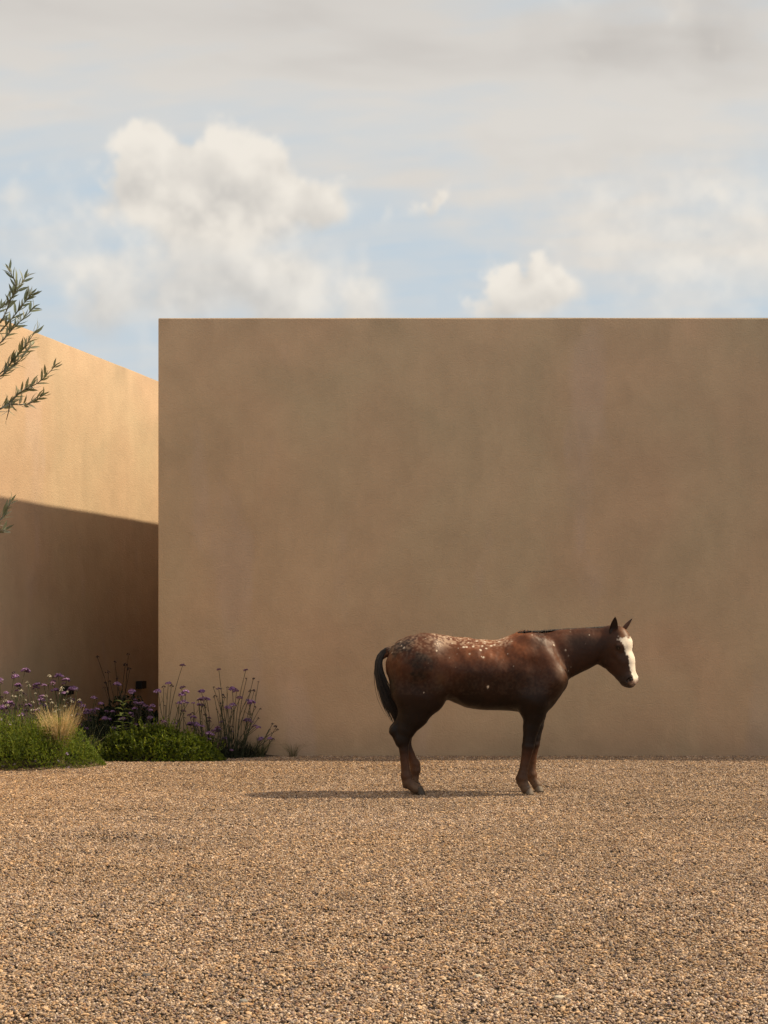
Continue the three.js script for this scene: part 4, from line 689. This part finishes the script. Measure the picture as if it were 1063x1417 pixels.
// ---------- olive tree, mostly beyond the left edge ----------
{
  const base0 = V(-3.05, 0, -6.6), g = base('olive_tree', base0.toArray(), 'olive tree beyond the left edge, its leafy twigs reaching into the picture', 'tree'), R = rng(91);
  const bark = new THREE.MeshStandardMaterial({ vertexColors: true, roughness: 0.95, bumpMap: dataTex(256, 256, (u, v) => { const f = noise2(u * 22, v * 60, 3); return [f, f, f]; }), bumpScale: 0.01 });
  const L = (x, y, d) => onDepth(x, y, d).sub(base0), col = (b) => [0.15 * b, 0.125 * b, 0.09 * b], wood = (t) => col(0.8 + 0.3 * Math.sin(t * 40));
  const tr = new Soup(), tp = [V(0, -0.05, 0), V(0.02, 0.4, 0.03), V(-0.05, 0.9, 0), V(0.03, 1.4, -0.02)];
  tr.tube(new THREE.CatmullRomCurve3(tp).getPoints(24), (t) => 0.15 - 0.05 * t + 0.04 * Math.max(0, 1 - t * 6), 14, wood);
  const withUv = (s) => { const q = s.geo(), n = q.attributes.position.count, uv = new Float32Array(n * 2); for (let i = 0; i < n; i++) { uv[i * 2] = Math.atan2(q.attributes.position.getZ(i), q.attributes.position.getX(i)) / 6.283 * 2; uv[i * 2 + 1] = q.attributes.position.getY(i); } q.setAttribute('uv', new THREE.BufferAttribute(uv, 2)); return q; };
  mesh('trunk', withUv(tr), bark, g);
  const leafMat = new THREE.MeshPhysicalMaterial({ vertexColors: true, roughness: 0.5, transmission: 0.5, thickness: 0 });
  // leaf shapes, shared
  const leafGeos = [0, 1, 2, 3, 4].map((k) => { const s = new Soup(), b = [0.8, 1, 1.15, 0.7, 1.3][k], c = k === 4 ? [0.46, 0.47, 0.36] : [0.24 * b, 0.26 * b, 0.15 * b]; s.leaf(V(0, 0, 0), V(0, 1, 0), V(1, 0, 0), 1, 0.235, c, 0.10 + 0.06 * k, 0.35); return s.geo(); });
  const m = new THREE.Matrix4(), leafAt = (parent, p, d, roll, len) => {
    const q = new THREE.Quaternion().setFromUnitVectors(V(0, 1, 0), d).multiply(new THREE.Quaternion().setFromAxisAngle(V(0, 1, 0), roll));
    const l = mesh('leaf', leafGeos[Math.floor(R() * 5)], leafMat, parent); l.position.copy(p); l.quaternion.copy(q); l.scale.set(len, len, len);
  };
  const F1 = V(0.03, 1.35, -0.02);
  const branch = (pts, r0, r1) => { const s = new Soup(); s.tube(new THREE.CatmullRomCurve3(pts).getPoints(18), (t) => lerp(r0, r1, t), 7, wood); return mesh('branch', withUv(s), bark, g); };
  // twigs that show: polylines in picture directions, carried to about six metres
  const twigs = [
    [[-40, 450], [0, 420], [17, 404], [35, 378]], [[-40, 470], [0, 440], [14, 410], [22, 388], [12, 366]], [[-45, 500], [0, 468], [17, 449], [31, 435], [47, 419]], [[-45, 490], [0, 452], [18, 432], [34, 412], [45, 399]],
    [[-40, 530], [0, 510], [17, 494], [31, 477], [51, 449]], [[-40, 540], [0, 514], [22, 497], [45, 470]], [[-60, 575], [0, 559], [14, 550], [28, 536], [54, 522], [76, 500]], [[14, 552], [28, 553], [42, 551], [61, 539]],
    [[14, 550], [12, 562], [9, 574]], [[-40, 735], [-12, 722], [4, 708], [16, 686]], [[-50, 745], [-20, 732], [8, 726]],
  ];
  const limb1 = [F1, L(-420, 640, 6.45), L(-200, 540, 6.2), L(-40, 470, 6.05)], limb2 = [F1, L(-430, 690, 6.5), L(-200, 620, 6.3), L(-60, 576, 6.05)], limb3 = [F1, L(-400, 740, 6.4), L(-180, 760, 6.2), L(-45, 742, 6.05)];
  const limbs = [branch(limb1, 0.045, 0.007), branch(limb2, 0.04, 0.006), branch(limb3, 0.03, 0.005)];
  twigs.forEach((tw, i) => {
    const pts = tw.map(([x, y], k) => L(x, y + 7, 6.05 + 0.05 * Math.sin(i * 2.1 + k * 0.7))), cv = new THREE.CatmullRomCurve3(pts), s = new Soup(), len = cv.getLength();
    s.tube(cv.getPoints(14), (t) => lerp(i === 6 ? 0.005 : 0.0034, 0.0012, t), 6, col(1.0));
    const holder = mesh('twig', withUv(s), bark, g), n = Math.round(len / 0.0135);
    for (let k = 0; k < n; k++) {
      const t = (k + 0.5) / n; if (i === 8 && k % 2) continue;
      const p = cv.getPoint(t), T = cv.getTangent(t), a = k * 1.57 + R() * 0.7, A = V(0, 0, 1).cross(T).normalize(), B = T.clone().cross(A);
      for (const sg of [1, -1]) { if (R() < 0.2) continue; const side = A.clone().multiplyScalar(Math.cos(a) * sg).addScaledVector(B, Math.sin(a) * sg), d = T.clone().multiplyScalar(0.75 + R() * 0.5).addScaledVector(side, 0.55 + R() * 0.45).addScaledVector(V(0, 1, 0), 0.25).normalize(); leafAt(holder, p, d, R() * 6.28, 0.036 + R() * 0.026); }
    }
    leafAt(holder, cv.getPoint(1), cv.getTangent(1), R() * 6, 0.032);
  });
  // the rest of the crown, out of the picture
  const ends = [];
  for (let k = 0; k < 9; k++) { const a = 1.3 + k * 0.62 + R() * 0.3, el = 0.5 + R() * 0.8, r = 0.8 + R() * 0.5, e = V(Math.cos(a) * Math.cos(el) * r, 1.35 + Math.sin(el) * r * 1.3, Math.sin(a) * Math.cos(el) * r); if (e.x > 0.35) e.x = 0.35 - e.x * 0.4; branch([F1, F1.clone().lerp(e, 0.5).add(V((R() - 0.5) * 0.2, 0.1, (R() - 0.5) * 0.2)), e], 0.05, 0.008); ends.push(e, F1.clone().lerp(e, 0.7)); }
  const fo = new Soup();
  for (let k = 0; k < 5200; k++) { const e = ends[Math.floor(R() * ends.length)], o = randDir(R).multiplyScalar(0.42 * Math.cbrt(R())).add(e); if (o.x > 0.75) continue; const d = randDir(R).add(V(0, 0.4, 0)).normalize(), sd = randDir(R).cross(d).normalize(), b = 0.7 + R() * 0.6; fo.leaf(o, d, sd, 0.04 + R() * 0.025, 0.010, R() < 0.25 ? [0.17 * b, 0.18 * b, 0.13 * b] : [0.075 * b, 0.085 * b, 0.04 * b], 0.2, 0.3); }
  const fm = mesh('foliage', fo.geo(), leafMat, g); fm.userData.kind = 'stuff';
}
// ---------- larger stones lying on the gravel ----------
{
  const stoneM = new THREE.MeshStandardMaterial({ vertexColors: true, roughness: 0.8 });
  const stone = (x, y, len, h, w, tone, label, seed, turn = 0) => {
    const R = rng(seed), d = F * EYE / (y - HORIZON), p = onDepth(x, y, d), g = new THREE.IcosahedronGeometry(1, 3), a = g.attributes.position, c = [];
    for (let i = 0; i < a.count; i++) { const v = V(a.getX(i), a.getY(i), a.getZ(i)), n = 0.75 + 0.5 * fbm3(v.x * 1.3 + seed, v.y * 1.3, v.z * 1.3, 3); v.multiplyScalar(n); v.y = Math.max(v.y, -0.55); if (v.y > 0.62) v.y = 0.62 + (v.y - 0.62) * 0.3; a.setXYZ(i, v.x * len / 2, v.y * h * 0.6, v.z * w / 2); const k = 0.8 + 0.4 * fbm3(v.x * 4 + seed, v.y * 4, v.z * 4, 3); c.push(tone[0] * k, tone[1] * k, tone[2] * k); }
    g.setAttribute('color', new THREE.Float32BufferAttribute(c, 3)); const q = toCreasedNormals(g, 0.7);
    const o = mesh('stone', q, stoneM); o.position.set(p.x, groundY(p.x, p.z) + h * 0.28, p.z); o.rotation.y = turn; tag(o, label, 'stone');
  };
  stone(774, 1388, 0.050, 0.026, 0.034, [0.52, 0.45, 0.34], 'pale flat stone near the bottom edge, largest light one on the gravel', 1, 0.3);
  stone(719, 1377, 0.056, 0.016, 0.03, [0.34, 0.26, 0.18], 'thin tan stone sliver left of the largest pale stone', 2, 0.1);
  stone(662, 1357, 0.036, 0.02, 0.026, [0.55, 0.48, 0.36], 'small cream stone behind the thin tan sliver', 3, -0.3);
  stone(614, 1360, 0.026, 0.018, 0.022, [0.52, 0.44, 0.32], 'round cream pebble, left of the small cream stone', 4, 0.5);
  stone(533, 1345, 0.044, 0.024, 0.03, [0.20, 0.10, 0.06], 'reddish brown stone near the middle of the bottom foreground', 5, 0.2);
  stone(637, 1334, 0.034, 0.018, 0.022, [0.50, 0.42, 0.30], 'cream sliver of stone beyond the small cream stone', 6, -0.2);
  stone(706, 1322, 0.030, 0.026, 0.028, [0.33, 0.24, 0.16], 'rounded tan stone standing a little above the gravel right of middle', 7, 0);
  stone(342, 1394, 0.075, 0.018, 0.03, [0.42, 0.24, 0.11], 'long ochre stone lying near the bottom edge left of middle', 8, -0.1);
  stone(73, 1293, 0.040, 0.026, 0.032, [0.10, 0.085, 0.075], 'dark grey stone on the left of the gravel foreground', 9, 0.4);
  stone(262, 1244, 0.032, 0.022, 0.024, [0.58, 0.50, 0.38], 'white pebble on the left half of the gravel', 10, 0);
  stone(202, 1356, 0.042, 0.026, 0.032, [0.11, 0.095, 0.085], 'dark stone near the bottom edge on the left', 11, 0);
  stone(337, 1389, 0.036, 0.022, 0.03, [0.24, 0.22, 0.19], 'grey stone just behind the long ochre stone', 12, 0.7);
}
renderer.render(scene, camera);
